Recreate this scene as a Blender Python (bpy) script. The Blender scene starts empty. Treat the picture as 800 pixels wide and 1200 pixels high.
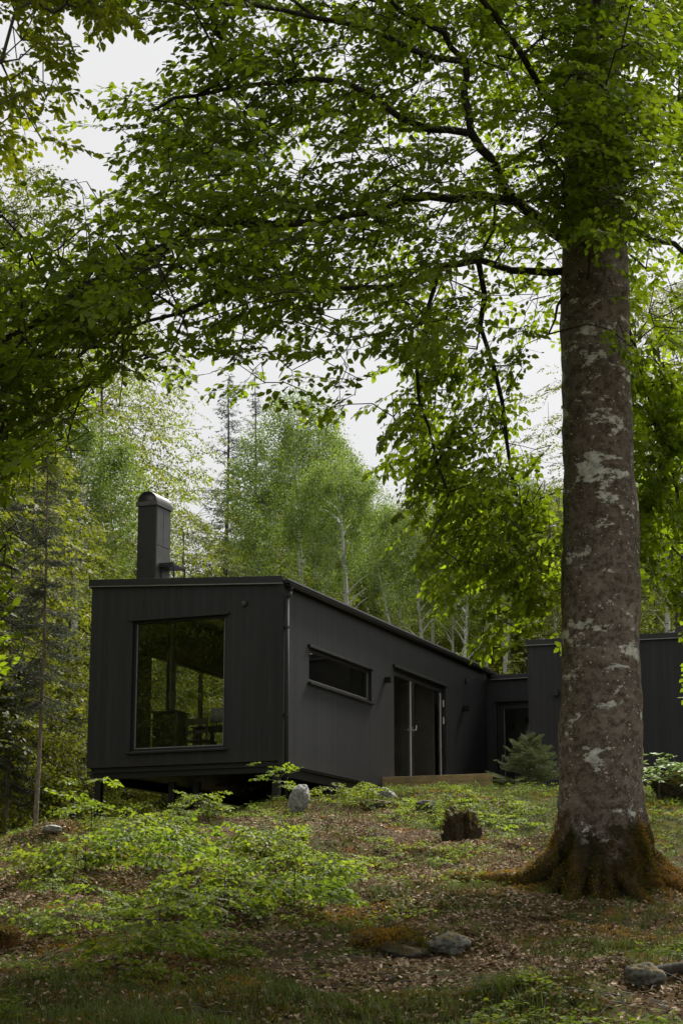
import bpy, math, random
import numpy as np
from mathutils import Vector, Matrix, noise as mnoise
R = math.radians
rng = np.random.default_rng(11)
random.seed(5)
scene = bpy.context.scene
COL = scene.collection

# ------------------------------------------------------------------ camera
F_PX = 2152.0
PITCH = math.atan(512/2152)
cam_d = bpy.data.cameras.new('camera'); cam = bpy.data.objects.new('camera', cam_d); COL.objects.link(cam)
cam.location = (0, 0, 0); cam.rotation_euler = (R(90)+PITCH, 0, 0)
cam_d.sensor_fit = 'VERTICAL'; cam_d.sensor_height = 36; cam_d.lens = F_PX/1200*36
cam_d.clip_start = .1; cam_d.clip_end = 2000
scene.camera = cam
CP, SP = math.cos(PITCH), math.sin(PITCH)
def ray(u, v):
    a = 600-v
    d = Vector((u-400, F_PX*CP-a*SP, F_PX*SP+a*CP))
    return d/d.y
def at(u, v, Y):
    return ray(u, v)*Y
def project(P):
    P = np.asarray(P, float)
    dep = P[..., 1]*CP+P[..., 2]*SP
    up = -P[..., 1]*SP+P[..., 2]*CP
    dep = np.where(np.abs(dep) < .01, .01, dep)
    return 400+F_PX*P[..., 0]/dep, 600-F_PX*up/dep, dep

# ------------------------------------------------------------------ noise + ground height
_tab = np.random.default_rng(3).random((256, 256))
def vnoise(x, y):
    x = np.asarray(x, float); y = np.asarray(y, float)
    xi = np.floor(x).astype(int); yi = np.floor(y).astype(int)
    fx = x-xi; fy = y-yi
    fx = fx*fx*(3-2*fx); fy = fy*fy*(3-2*fy)
    g = lambda a, b: _tab[a % 256, b % 256]
    return (g(xi, yi)*(1-fx)+g(xi+1, yi)*fx)*(1-fy)+(g(xi, yi+1)*(1-fx)+g(xi+1, yi+1)*fx)*fy
def fbm(x, y, o=4):
    s = 0; a = .5; t = 0
    for i in range(o):
        s = s+a*vnoise(x*2**i+17.3*i, y*2**i-9.1*i); t += a; a *= .5
    return s/t
def sstep(a, b, x):
    t = np.clip((np.asarray(x, float)-a)/(b-a), 0, 1)
    return t*t*(3-2*t)
PY = [-60, -20, 0, 5, 10, 14, 18, 22, 26, 29, 31, 33, 36, 45, 60, 100, 220]
PZ = [-7, -3.6, -1.5, -1.0, -.42, .02, .5, 1.12, 1.8, 2.28, 2.47, 2.66, 2.86, 3.3, 5.0, 13., 40.]
MOUNDS = [(465, 1112, .30, .16), (545, 1105, .25, .10), (660, 1108, .45, .13), (590, 1060, .5, .10), (505, 1045, .5, .09), (770, 1165, .5, .16),
          (240, 968, .6, .16), (385, 990, .5, .12), (40, 1040, .7, .14), (300, 1085, .5, .12), (130, 990, .8, .15), (60, 985, 1., .12), (640, 1165, .5, .1)]
def G0(x, y):
    x = np.asarray(x, float); y = np.asarray(y, float)
    z = np.interp(y, PY, PZ)
    z = z-sstep(-3.0, -9, x)*sstep(21, 30, y)*2.2*(1-sstep(60, 90, y))
    z = z-sstep(-1.5, -4.5, x)*sstep(30.5, 34, y)*.9*(1-sstep(60, 90, y))
    z = z-.20*sstep(1.3, -.2, x)*sstep(25.5, 28.5, y)*(1-sstep(36, 40, y))-.2*sstep(-1, -3, x)*sstep(22, 26, y)*(1-sstep(36, 40, y))
    far = np.clip((y-2)/8, .2, 1)
    z = z+(fbm(x*.45, y*.45, 3)-.5)*.46*far
    z = z+(fbm(x*1.7+40, y*1.7, 3)-.5)*.25
    z = z+(fbm(x*6+11, y*6, 2)-.5)*.035
    return z
def hit(u, v, g=None):
    g = g or G0
    r = ray(u, v)
    lo = None
    for Y in np.arange(6, 60, .1):
        if r.z*Y < float(g(r.x*Y, Y)):
            return Vector((r.x*Y, Y, float(g(r.x*Y, Y))))
    return Vector((r.x*34, 34, float(g(r.x*34, 34))))
_m = [(hit(u, v), s, h) for u, v, s, h in MOUNDS]
def G(x, y):
    z = G0(x, y)
    for p, s, h in _m:
        z = z+h*np.exp(-((x-p.x)**2+(y-p.y)**2)/(s*s))
    return z
def Gf(x, y): return float(G(x, y))
def ghit(u, v): return hit(u, v, G)

# ------------------------------------------------------------------ object helpers
def props(o, label=None, cat=None, group=None, kind=None):
    if label: o['label'] = label
    if cat: o['category'] = cat
    if group: o['group'] = group
    if kind: o['kind'] = kind
    return o
def empty(name, loc=(0, 0, 0), rz=0, **k):
    o = bpy.data.objects.new(name, None); COL.objects.link(o); o.location = loc; o.rotation_euler = (0, 0, rz)
    o.empty_display_size = .1
    return props(o, **k)
def link(name, me, mat, parent=None, **k):
    o = bpy.data.objects.new(name, me); COL.objects.link(o)
    if mat is not None and not me.materials: me.materials.append(mat)
    if parent is not None: o.parent = parent
    return props(o, **k)
def npmesh(name, V, Q, smooth=False, tint=None):
    """V (n,3); Q (m,k) one face size, or a list of such arrays"""
    if not isinstance(Q, list): Q = [Q]
    Q = [np.asarray(q, np.int32) for q in Q if len(q)]
    me = bpy.data.meshes.new(name)
    V = np.asarray(V, np.float32)
    me.vertices.add(len(V)); me.vertices.foreach_set('co', V.ravel())
    loops = np.concatenate([q.ravel() for q in Q])
    tot = np.concatenate([np.full(len(q), q.shape[1], np.int32) for q in Q])
    st = np.concatenate([[0], np.cumsum(tot)[:-1]]).astype(np.int32)
    me.loops.add(len(loops)); me.loops.foreach_set('vertex_index', loops)
    me.polygons.add(len(tot)); me.polygons.foreach_set('loop_start', st)
    if smooth: me.polygons.foreach_set('use_smooth', np.ones(len(tot), bool))
    if tint is not None:
        a = me.attributes.new('tint', 'FLOAT', 'POINT'); a.data.foreach_set('value', np.asarray(tint, np.float32))
    me.update(calc_edges=True); me.validate()
    return me
class MB:
    def __init__(s): s.v = []; s.f = []
    def add(s, vs, fs):
        n = len(s.v); s.v += [tuple(v) for v in vs]; s.f += [tuple(i+n for i in f) for f in fs]; return s
    def prism(s, pts, off):
        """pts: planar outline, off: extrusion vector"""
        n = len(pts); off = Vector(off); a = [Vector(p) for p in pts]
        s.add(a+[p+off for p in a], [tuple(range(n))[::-1], tuple(range(n, 2*n))]+[(i, (i+1) % n, n+(i+1) % n, n+i) for i in range(n)]); return s
    def box(s, x0, x1, y0, y1, z0, z1, zr=None):
        """zr: (z1 at x0, z1 at x1) for a sloping top"""
        a, b = zr or (z1, z1)
        s.add([(x0, y0, z0), (x1, y0, z0), (x1, y1, z0), (x0, y1, z0), (x0, y0, a), (x1, y0, b), (x1, y1, b), (x0, y1, a)],
              [(0, 3, 2, 1), (4, 5, 6, 7), (0, 1, 5, 4), (1, 2, 6, 5), (2, 3, 7, 6), (3, 0, 4, 7)]); return s
    def tube(s, p0, p1, r0, r1=None, n=12, caps=True):
        p0 = Vector(p0); p1 = Vector(p1); r1 = r0 if r1 is None else r1
        d = (p1-p0).normalized(); a = d.orthogonal().normalized(); b = d.cross(a)
        vs = [p0+(a*math.cos(t)+b*math.sin(t))*r0 for t in [2*math.pi*i/n for i in range(n)]]+[p1+(a*math.cos(t)+b*math.sin(t))*r1 for t in [2*math.pi*i/n for i in range(n)]]
        fs = [(i, (i+1) % n, n+(i+1) % n, n+i) for i in range(n)]
        if caps: fs += [tuple(range(n))[::-1], tuple(range(n, 2*n))]
        s.add(vs, fs); return s
    def path(s, pts, r, n=10):
        for a, b in zip(pts[:-1], pts[1:]): s.tube(a, b, r, r, n)
        return s
    def build(s, name, mat, parent=None, bevel=0, smooth=False, **k):
        me = bpy.data.meshes.new(name); me.from_pydata(s.v, [], s.f); me.update()
        if smooth: me.shade_smooth()
        o = link(name, me, mat, parent, **k)
        if bevel:
            m = o.modifiers.new('bevel', 'BEVEL'); m.width = bevel; m.segments = 2; m.limit_method = 'ANGLE'; m.angle_limit = R(40)
        return o

# ------------------------------------------------------------------ material helpers
class NT:
    def __init__(s, name):
        s.m = bpy.data.materials.new(name); s.m.use_nodes = True; s.t = s.m.node_tree; s.n = s.t.nodes; s.n.clear()
        s.out = s.n.new('ShaderNodeOutputMaterial')
    def new(s, typ, ins=None, **k):
        n = s.n.new(typ)
        for a, b in k.items(): setattr(n, a, b)
        for a, b in (ins or {}).items():
            if isinstance(b, bpy.types.NodeSocket): s.t.links.new(b, n.inputs[a])
            else: n.inputs[a].default_value = b
        return n
    def math(s, op, a, b=0., clamp=False): return s.new('ShaderNodeMath', {0: a, 1: b}, operation=op, use_clamp=clamp).outputs[0]
    def noise(s, vec, scale, detail=4, rough=.55, dist=0.): return s.new('ShaderNodeTexNoise', {'Vector': vec, 'Scale': scale, 'Detail': detail, 'Roughness': rough, 'Distortion': dist}).outputs[0]
    def ramp(s, fac, stops, interp='LINEAR'):
        n = s.new('ShaderNodeValToRGB', {0: fac}); n.color_ramp.interpolation = interp
        e = n.color_ramp.elements
        while len(e) < len(stops): e.new(.5)
        for i, (p, c) in enumerate(stops):
            e[i].position = p; e[i].color = (c, c, c, 1) if not isinstance(c, tuple) else (*c, 1)
        return n.outputs[0]
    def mix(s, fac, a, b, mode='MIX'):
        n = s.new('ShaderNodeMix', data_type='RGBA', blend_type=mode)
        for i, v in ((0, fac), (6, a), (7, b)):
            if isinstance(v, bpy.types.NodeSocket): s.t.links.new(v, n.inputs[i])
            else: n.inputs[i].default_value = v if i == 0 else (*v, 1)
        return n.outputs[2]
    def bump(s, h, strength=.5, dist=.02, normal=None):
        i = {'Height': h, 'Strength': strength, 'Distance': dist}
        if normal is not None: i['Normal'] = normal
        return s.new('ShaderNodeBump', i).outputs[0]
    def coord(s, w='Object'): return s.new('ShaderNodeTexCoord').outputs[w]
    def mapping(s, vec, scale=(1, 1, 1), loc=(0, 0, 0)): return s.new('ShaderNodeMapping', {0: vec, 1: loc, 3: scale}).outputs[0]
    def xyz(s, vec): return s.new('ShaderNodeSeparateXYZ', {0: vec}).outputs
    def bsdf(s, color, rough=.6, normal=None, metal=0., spec=.5, finish=True):
        i = {'Base Color': color if isinstance(color, bpy.types.NodeSocket) else (*color, 1), 'Roughness': rough, 'Metallic': metal, 'Specular IOR Level': spec}
        if normal is not None: i['Normal'] = normal
        b = s.new('ShaderNodeBsdfPrincipled', i)
        if finish: s.t.links.new(b.outputs[0], s.out.inputs[0])
        return b.outputs[0]
    def fin(s, sh): s.t.links.new(sh, s.out.inputs[0]); return s.m

def leaf_mat(name, cols, trans, tf=.42, rough=.5, spec=.35, objvar=.25):
    """cols: ramp over the leaf's own tint; trans: colour of light passing through"""
    t = NT(name)
    a = t.new('ShaderNodeAttribute', attribute_name='tint').outputs['Fac']
    n = len(cols)
    c = t.ramp(a, [(i/(n-1), cols[i]) for i in range(n)])
    oi = t.new('ShaderNodeObjectInfo').outputs['Random']
    hs = t.new('ShaderNodeHueSaturation', {'Hue': t.math('MULTIPLY_ADD', oi, .03), 'Saturation': 1., 'Value': t.math('ADD', t.math('MULTIPLY', oi, objvar*2), 1-objvar), 'Color': c})
    hn = t.math('ADD', t.math('MULTIPLY', oi, .028), .486); t.t.links.new(hn, hs.inputs['Hue'])
    b = t.bsdf(hs.outputs[0], rough, spec=spec, finish=False)
    tc = t.mix(1., hs.outputs[0], trans, 'MULTIPLY')
    tr = t.new('ShaderNodeBsdfTranslucent', {'Color': tc}).outputs[0]
    return t.fin(t.new('ShaderNodeMixShader', {0: tf, 1: b, 2: tr}).outputs[0])

M = {}
M['leaf_beech'] = leaf_mat('leaf_beech', [(.068, .102, .009), (.11, .155, .012), (.165, .205, .018)], (2.4, 2.3, .85), .54, .5, .22, .0)
M['leaf_far'] = leaf_mat('leaf_far', [(.055, .078, .012), (.10, .125, .018), (.17, .19, .026)], (2.2, 2.15, 1.0), .42, .6, .2, .32)
M['leaf_birch'] = leaf_mat('leaf_birch', [(.055, .085, .018), (.09, .122, .026), (.145, .17, .038)], (2.0, 2.1, 1.2), .42, .6, .25, .3)
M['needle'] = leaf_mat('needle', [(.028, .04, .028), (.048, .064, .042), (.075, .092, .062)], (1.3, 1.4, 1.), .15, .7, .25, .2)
M['needle_hazed'] = leaf_mat('needle_hazed', [(.06, .08, .065), (.09, .115, .09), (.13, .155, .12)], (1.4, 1.5, 1.2), .3, .7, .2, .2)  # paler needles: distance haze is put into the leaf colour
M['needle_bush'] = leaf_mat('needle_bush', [(.07, .095, .018), (.14, .18, .04), (.26, .30, .09)], (1.3, 1.4, 1.), .15, .6, .3, .0)
M['sapling_leaf'] = leaf_mat('sapling_leaf', [(.055, .085, .012), (.105, .145, .016), (.19, .22, .028)], (2.1, 2.1, 1.0), .42, .6, .18, .2)
M['herb'] = leaf_mat('herb', [(.05, .085, .012), (.10, .14, .02), (.17, .19, .03)], (1.9, 2.0, 1.), .35, .7, .12, .1)
M['grass'] = leaf_mat('grass', [(.035, .055, .012), (.065, .09, .022), (.13, .14, .045)], (1.7, 1.7, .9), .3, .7, .1, .0)
M['pale_leaf'] = leaf_mat('pale_leaf', [(.08, .14, .04), (.16, .24, .09), (.36, .42, .24)], (1.5, 1.5, 1.), .3, .5, .3, .0)
M['moss'] = leaf_mat('moss', [(.055, .058, .012), (.12, .095, .018), (.21, .13, .022), (.32, .18, .03)], (1.5, 1.3, .8), .3, .8, .1, .0)
M['litter'] = leaf_mat('litter', [(.055, .034, .018), (.17, .115, .062), (.34, .255, .16), (.60, .49, .34)], (1., .9, .8), .15, .7, .12, .0)

def mat_simple(name, col, rough=.5, metal=0., spec=.5, nscale=18, var=.25, bump=.15, bscale=60):
    t = NT(name); v = t.coord()
    n = t.noise(v, nscale, 5)
    c = t.mix(t.ramp(n, [(.3, 0.), (.7, 1.)]), tuple(x*(1-var) for x in col), tuple(min(1, x*(1+var)) for x in col))
    rg = t.math('MULTIPLY_ADD', n, .25); t.n[-1].inputs[2].default_value = rough-.12
    t.bsdf(c, rg, t.bump(t.noise(v, bscale, 3), bump, .004), metal, spec)
    return t.m
M['metal_black'] = mat_simple('metal_black', (.016, .016, .018), .42, .0, .5, 6, .3, .1)
M['metal_grey'] = mat_simple('metal_grey', (.22, .22, .225), .38, .6, .5, 9, .15, .05)
M['metal_cap'] = mat_simple('metal_cap', (.085, .085, .09), .42, .3, .5, 7, .2, .08)
M['steel'] = mat_simple('steel', (.65, .65, .66), .25, 1., .5, 20, .1, .02)
M['frame_black'] = mat_simple('frame_black', (.010, .010, .011), .45, 0, .5, 15, .2, .05)
M['spacer'] = mat_simple('spacer', (.20, .20, .20), .5, 0, .5, 12, .12, .03)
M['interior'] = mat_simple('interior', (.11, .10, .085), .7, 0, .3, 3, .3, .1)
M['interior_floor'] = mat_simple('interior_floor', (.16, .12, .08), .5, 0, .4, 5, .3, .1)
M['furniture'] = mat_simple('furniture', (.055, .04, .028), .5, 0, .4, 9, .3, .1)
M['pale_shade'] = mat_simple('pale_shade', (.4, .4, .36), .6, 0, .3, 9, .1, .05)
M['sill_white'] = mat_simple('sill_white', (.5, .5, .48), .5, 0, .3, 9, .08, .05)
M['black_plastic'] = mat_simple('black_plastic', (.012, .012, .012), .35, 0, .5, 9, .1, .02)
M['membrane'] = mat_simple('membrane', (.03, .03, .032), .8, 0, .3, 4, .3, .4)

def mat_cladding():
    t = NT('black_cladding'); v = t.coord(); s = t.xyz(v)
    xy = t.math('ADD', s[0], s[1])
    q = t.math('DIVIDE', xy, .118)
    fl = t.math('FLOOR', q); fr = t.math('FRACT', q)
    wn = t.new('ShaderNodeTexWhiteNoise', {'W': fl}, noise_dimensions='1D').outputs[0]
    cmb = t.new('ShaderNodeCombineXYZ', {0: t.math('MULTIPLY', xy, 26.), 1: t.math('MULTIPLY', wn, 30.), 2: t.math('MULTIPLY', s[2], 1.1)}).outputs[0]
    grain = t.noise(cmb, 1.6, 6, .62, .4)
    big = t.noise(v, .9, 3)
    f = t.math('ADD', t.math('MULTIPLY', grain, .6), t.math('ADD', t.math('MULTIPLY', wn, .2), t.math('MULTIPLY', big, .25)))
    c = t.ramp(f, [(.3, (.0200, .0207, .0225)), (.62, (.032, .0328, .036)), (.9, (.050, .051, .055))])
    gr = t.ramp(fr, [(0., 0.), (.045, 1.), (.955, 1.), (1., 0.)])
    c = t.mix(gr, (.014, .014, .014), c)
    st = t.noise(t.new('ShaderNodeCombineXYZ', {0: t.math('MULTIPLY', xy, 9.), 1: 0., 2: t.math('MULTIPLY', s[2], .35)}).outputs[0], 1.3, 5, .6)
    c = t.mix(t.ramp(st, [(.5, 0.), (.74, .38)]), c, (.054, .057, .066))
    dirt = t.ramp(t.math('ADD', s[2], t.math('MULTIPLY', t.noise(v, 4., 5, .7), .7)), [(.30, .6), (.62, 0.)])
    c = t.mix(dirt, c, (.05, .044, .034))
    knot = t.ramp(t.new('ShaderNodeTexVoronoi', {'Vector': t.mapping(v, (3., 3., 1.6)), 'Scale': 1.}).outputs['Distance'], [(.02, 1.), (.05, 0.)])
    c = t.mix(t.math('MULTIPLY', knot, .6), c, (.008, .008, .008))
    nb = t.bump(gr, .35, .005); nb = t.bump(grain, .28, .003, nb)
    t.bsdf(c, t.math('ADD', t.math('MULTIPLY', grain, .2), .5), nb, 0, .32)
    return t.m
M['cladding'] = mat_cladding()

def mat_deckwood():
    t = NT('deck_wood'); v = t.coord()
    g = t.noise(t.mapping(v, (2.2, 2.2, 40)), 1.5, 6, .6, .6)
    c = t.ramp(g, [(.25, (.28, .19, .085)), (.55, (.50, .365, .175)), (.8, (.62, .49, .27))])
    c = t.mix(t.ramp(t.noise(v, 3, 3), [(.4, 0.), (.75, .6)]), c, (.13, .12, .09))
    t.bsdf(c, .65, t.bump(g, .3, .004), 0, .3)
    return t.m
M['deck'] = mat_deckwood()

def mat_glass():
    t = NT('window_glass')
    fc = t.new('ShaderNodeLayerWeight', {'Blend': .5}).outputs['Facing']
    f2 = t.math('ADD', t.math('MULTIPLY', t.math('POWER', fc, 5.), .9), .05, True)
    g = t.new('ShaderNodeBsdfGlossy', {'Color': (1, 1, 1, 1), 'Roughness': .01}).outputs[0]
    tr = t.new('ShaderNodeBsdfTransparent', {'Color': (.94, .96, .94, 1)}).outputs[0]
    return t.fin(t.new('ShaderNodeMixShader', {0: f2, 1: tr, 2: g}).outputs[0])
M['glass'] = mat_glass()

def mat_bark_beech():
    t = NT('beech_bark'); v = t.coord(); s = t.xyz(v)
    n1 = t.noise(v, 2.2, 6, .6); n2 = t.noise(v, 14, 6, .65); n3 = t.noise(t.mapping(v, (1, 1, 2.4)), 5, 6, .7)
    c = t.ramp(n1, [(.3, (.105, .080, .062)), (.55, (.18, .145, .117)), (.75, (.28, .24, .20))])
    c = t.mix(t.ramp(n2, [(.40, .8), (.54, 0.)]), c, (.045, .035, .026))
    c = t.mix(t.ramp(n3, [(.56, 0.), (.66, .5)]), c, (.30, .27, .235))
    # fine pale crustose lichen specks
    vo = t.new('ShaderNodeTexVoronoi', {'Vector': v, 'Scale': 17., 'Randomness': 1.}); 
    sp = t.ramp(t.math('ADD', vo.outputs['Distance'], t.math('MULTIPLY', n2, .3)), [(.27, 1.), (.31, 0.)])
    sp = t.math('MULTIPLY', sp, t.ramp(t.noise(v, 1.7, 3), [(.36, 0.), (.5, 1.)]))
    c = t.mix(sp, c, (.48, .48, .43))
    vo2 = t.new('ShaderNodeTexVoronoi', {'Vector': v, 'Scale': 41., 'Randomness': 1.}).outputs['Distance']
    c = t.mix(t.math('MULTIPLY', t.ramp(vo2, [(.16, 1.), (.24, 0.)]), .55), c, (.36, .35, .31))
    # larger ragged lichen patches, wider than high
    lz = t.noise(t.mapping(v, (1.5, 1.5, 2.9), (3.1, 7.7, .45)), 1.55, 9, .70, .25)
    lzb = t.ramp(s[2], [(0., 0.), (1., 0.)])
    zb = t.ramp(t.math('MULTIPLY', s[2], .1), [(.30, 0.), (.40, .05), (.52, .05), (.62, 0.)])
    lich = t.ramp(t.math('ADD', t.math('ADD', lz, zb), t.math('MULTIPLY', t.math('SUBTRACT', n2, .5), .10)), [(.585, 0.), (.605, 1.)])
    lc = t.mix(t.ramp(n2, [(.35, 0.), (.65, 1.)]), (.30, .31, .27), (.74, .74, .68))
    c = t.mix(t.math('MULTIPLY', lich, .92), c, lc)
    # horizontal creases
    cr = t.ramp(t.noise(t.mapping(v, (1.3, 1.3, 26)), 1.5, 4, .6, .3), [(.62, 0.), (.72, 1.)])
    c = t.mix(t.math('MULTIPLY', cr, .35), c, (.03, .025, .02))
    # moss on the root collar
    h = t.math('ADD', s[2], t.math('MULTIPLY', t.math('SUBTRACT', t.noise(v, 3.2, 5, .65), .5), 2.1))
    mo = t.ramp(h, [(.0, 1.), (.42, 1.), (.6, 0.)])
    mn = t.noise(v, 2.4, 4)
    mc = t.ramp(mn, [(.36, (.060, .060, .014)), (.48, (.12, .085, .02)), (.60, (.24, .115, .022))])
    mc = t.mix(t.ramp(n2, [(.35, .7), (.6, 0.)]), mc, (.03, .022, .010))  # crevice shade painted into the moss: hollows of the noise go dark
    side = t.ramp(t.math('ABSOLUTE', s[0]), [(.18, 1.), (.5, 0.)])
    mc = t.mix(.15, mc, (.035, .024, .010)); mc = t.mix(t.math('MULTIPLY', side, .75), mc, (.062, .05, .028))
    c = t.mix(mo, c, mc)
    hb = t.math('ADD', t.math('MULTIPLY', n2, .5), t.math('MULTIPLY', t.noise(v, 55, 4, .7), .5))
    nb = t.bump(hb, .75, .02); nb = t.bump(lich, .3, .006, nb); nb = t.bump(t.math('MULTIPLY', cr, -1.), .3, .006, nb)
    nb = t.bump(t.math('MULTIPLY', mo, t.noise(v, 32, 5, .75)), .9, .06, nb)
    t.bsdf(c, .85, nb, 0, .25)
    return t.m
M['bark_beech'] = mat_bark_beech()
def mat_bark(name, a, b, sc=(8, 8, 1.6), bump=.6):
    t = NT(name); v = t.coord()
    n = t.noise(t.mapping(v, sc), 1.4, 6, .65, .3)
    c = t.ramp(n, [(.32, a), (.68, b)])
    t.bsdf(c, .85, t.bump(n, bump, .015), 0, .25)
    return t.m
M['bark_dark'] = mat_bark('bark_dark', (.018, .014, .010), (.055, .045, .035))
M['bark_spruce'] = mat_bark('bark_spruce', (.10, .082, .062), (.30, .26, .21), (14, 14, 5))
M['bark_grey'] = mat_bark('bark_grey', (.05, .046, .04), (.13, .12, .105))
def mat_birch():
    t = NT('birch_bark'); v = t.coord()
    n = t.noise(t.mapping(v, (3, 3, 9)), 1.1, 5, .6)
    c = t.ramp(n, [(.34, (.05, .045, .04)), (.40, (.66, .65, .62)), (.8, (.86, .85, .82))])
    big = t.noise(v, .7, 3)
    c = t.mix(t.ramp(big, [(.58, 0.), (.7, .3)]), c, (.16, .15, .13))
    t.bsdf(c, .7, t.bump(n, .4, .01), 0, .25)
    return t.m
M['bark_birch'] = mat_birch()

def mat_ground():
    t = NT('forest_floor'); g = t.new('ShaderNodeNewGeometry').outputs['Position']; v = g
    n1 = t.noise(v, .8, 5, .6); n2 = t.noise(v, 5, 6, .68); n3 = t.noise(v, 24, 5, .75)
    soil = t.ramp(n3, [(.3, (.020, .012, .006)), (.5, (.065, .040, .019)), (.72, (.17, .11, .058))])
    green = t.ramp(t.noise(v, 11, 5, .75), [(.3, (.022, .03, .007)), (.55, (.055, .066, .014)), (.75, (.11, .115, .028))])
    rust = t.ramp(n3, [(.3, (.045, .024, .006)), (.55, (.13, .062, .012)), (.75, (.22, .11, .02))])
    c = t.mix(t.ramp(t.math('ADD', t.math('MULTIPLY', n1, .55), t.math('MULTIPLY', n2, .45)), [(.47, 0.), (.54, 1.)]), soil, green)
    r1 = t.noise(t.mapping(v, (1, 1, 1), (9, 4, 2)), 1.05, 5, .62)
    c = t.mix(t.ramp(r1, [(.585, 0.), (.63, 1.)]), c, rust)
    a = t.new('ShaderNodeAttribute', attribute_name='tint').outputs['Fac']
    c = t.mix(a, c, green)
    h = t.math('ADD', t.math('MULTIPLY', n3, .45), t.math('MULTIPLY', t.noise(v, 70, 3, .7), .3))
    nb = t.bump(n2, .7, .09); nb = t.bump(h, .9, .03, nb)
    t.bsdf(c, .95, nb, 0, .06)
    return t.m
M['ground'] = mat_ground()
def mat_rock(name, a, b, moss=None, thr=.55):
    t = NT(name); v = t.coord(); s = t.xyz(v)
    n = t.noise(v, 7, 7, .65); n2 = t.noise(v, 30, 4, .7)
    c = t.ramp(n, [(.3, a), (.7, b)])
    c = t.mix(t.ramp(n2, [(.35, .6), (.55, 0.)]), c, tuple(x*.35 for x in a))
    hb = t.math('ADD', n, t.math('MULTIPLY', n2, .4))
    if moss:
        nz = t.xyz(t.new('ShaderNodeNewGeometry').outputs['Normal'])[2]
        mf = t.ramp(t.math('ADD', t.math('MULTIPLY', nz, .5), t.noise(v, 3.5, 4)), [(thr, 0.), (thr+.12, 1.)])
        c = t.mix(mf, c, t.ramp(t.noise(v, 22, 4, .7), [(.3, tuple(x*.35 for x in moss)), (.65, moss)]))
    t.bsdf(c, .85, t.bump(hb, .8, .03), 0, .25)
    return t.m
M['rock_pale'] = mat_rock('rock_pale', (.20, .20, .19), (.42, .42, .41))
M['rock_grey'] = mat_rock('rock_grey', (.07, .075, .06), (.20, .20, .17), (.15, .10, .02), .85)
M['rock_rust'] = mat_rock('rock_rust', (.05, .045, .03), (.13, .11, .08), (.08, .065, .018), .72)
M['stump'] = mat_rock('stump_wood', (.02, .014, .008), (.075, .055, .032), (.085, .085, .018), .75)
M['stump_rust'] = mat_rock('stump_rust', (.05, .02, .008), (.16, .07, .02), (.12, .055, .014), .8)

# ------------------------------------------------------------------ tube + leaf builders (numpy)
def tubes(P0, P1, R0, R1, k=4):
    P0 = np.asarray(P0, float); P1 = np.asarray(P1, float); n = len(P0)
    d = P1-P0; L = np.linalg.norm(d, axis=1, keepdims=True)+1e-9; d = d/L
    ref = np.where(np.abs(d[:, 2:3]) > .9, [[1., 0, 0]], [[0, 0, 1.]])
    a = np.cross(d, ref); a /= np.linalg.norm(a, axis=1, keepdims=True)+1e-9; b = np.cross(d, a)
    th = 2*np.pi*np.arange(k)/k
    ring = a[:, None]*np.cos(th)[None, :, None]+b[:, None]*np.sin(th)[None, :, None]
    V = np.concatenate([P0[:, None]+ring*np.asarray(R0)[:, None, None], P1[:, None]+ring*np.asarray(R1)[:, None, None]], 1).reshape(-1, 3)
    i = np.arange(k); j = (i+1) % k
    q = np.stack([i, j, j+k, i+k], 1)
    Q = (q[None]+(np.arange(n)*2*k)[:, None, None]).reshape(-1, 4)
    return V, Q
LEAF6 = np.array([(0, 0, 0), (.33, .31, .07), (.72, .22, .05), (1, 0, -.03), (.72, -.22, .05), (.33, -.31, .07)])
LEAF6Q = np.array([(0, 3, 2, 1), (0, 5, 4, 3)])
LEAF4 = np.array([(0, 0, 0), (.45, .32, .05), (1, 0, 0), (.45, -.32, .05)])
LEAF4Q = np.array([(0, 3, 2, 1)])
def frame(ax, nm):
    ax = ax/(np.linalg.norm(ax, axis=1, keepdims=True)+1e-9)
    sd = np.cross(nm, ax); sd /= np.linalg.norm(sd, axis=1, keepdims=True)+1e-9
    nn = np.cross(ax, sd)
    return ax, sd, nn
def leaves(P, ax, nm, size, shape=6, tint=None, wide=1.0):
    S, Q = (LEAF6, LEAF6Q) if shape == 6 else (LEAF4, LEAF4Q)
    S = S*np.array([1, wide, 1])
    ax, sd, nn = frame(ax, nm); n = len(P); k = len(S)
    size = np.asarray(size)[:, None, None]
    V = P[:, None]+size*(ax[:, None]*S[None, :, 0:1]+sd[:, None]*S[None, :, 1:2]+nn[:, None]*S[None, :, 2:3])
    F = (Q[None]+(np.arange(n)*k)[:, None, None]).reshape(-1, Q.shape[1])
    T = np.repeat(rng.random(n) if tint is None else tint, k)
    return V.reshape(-1, 3), F, T
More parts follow.
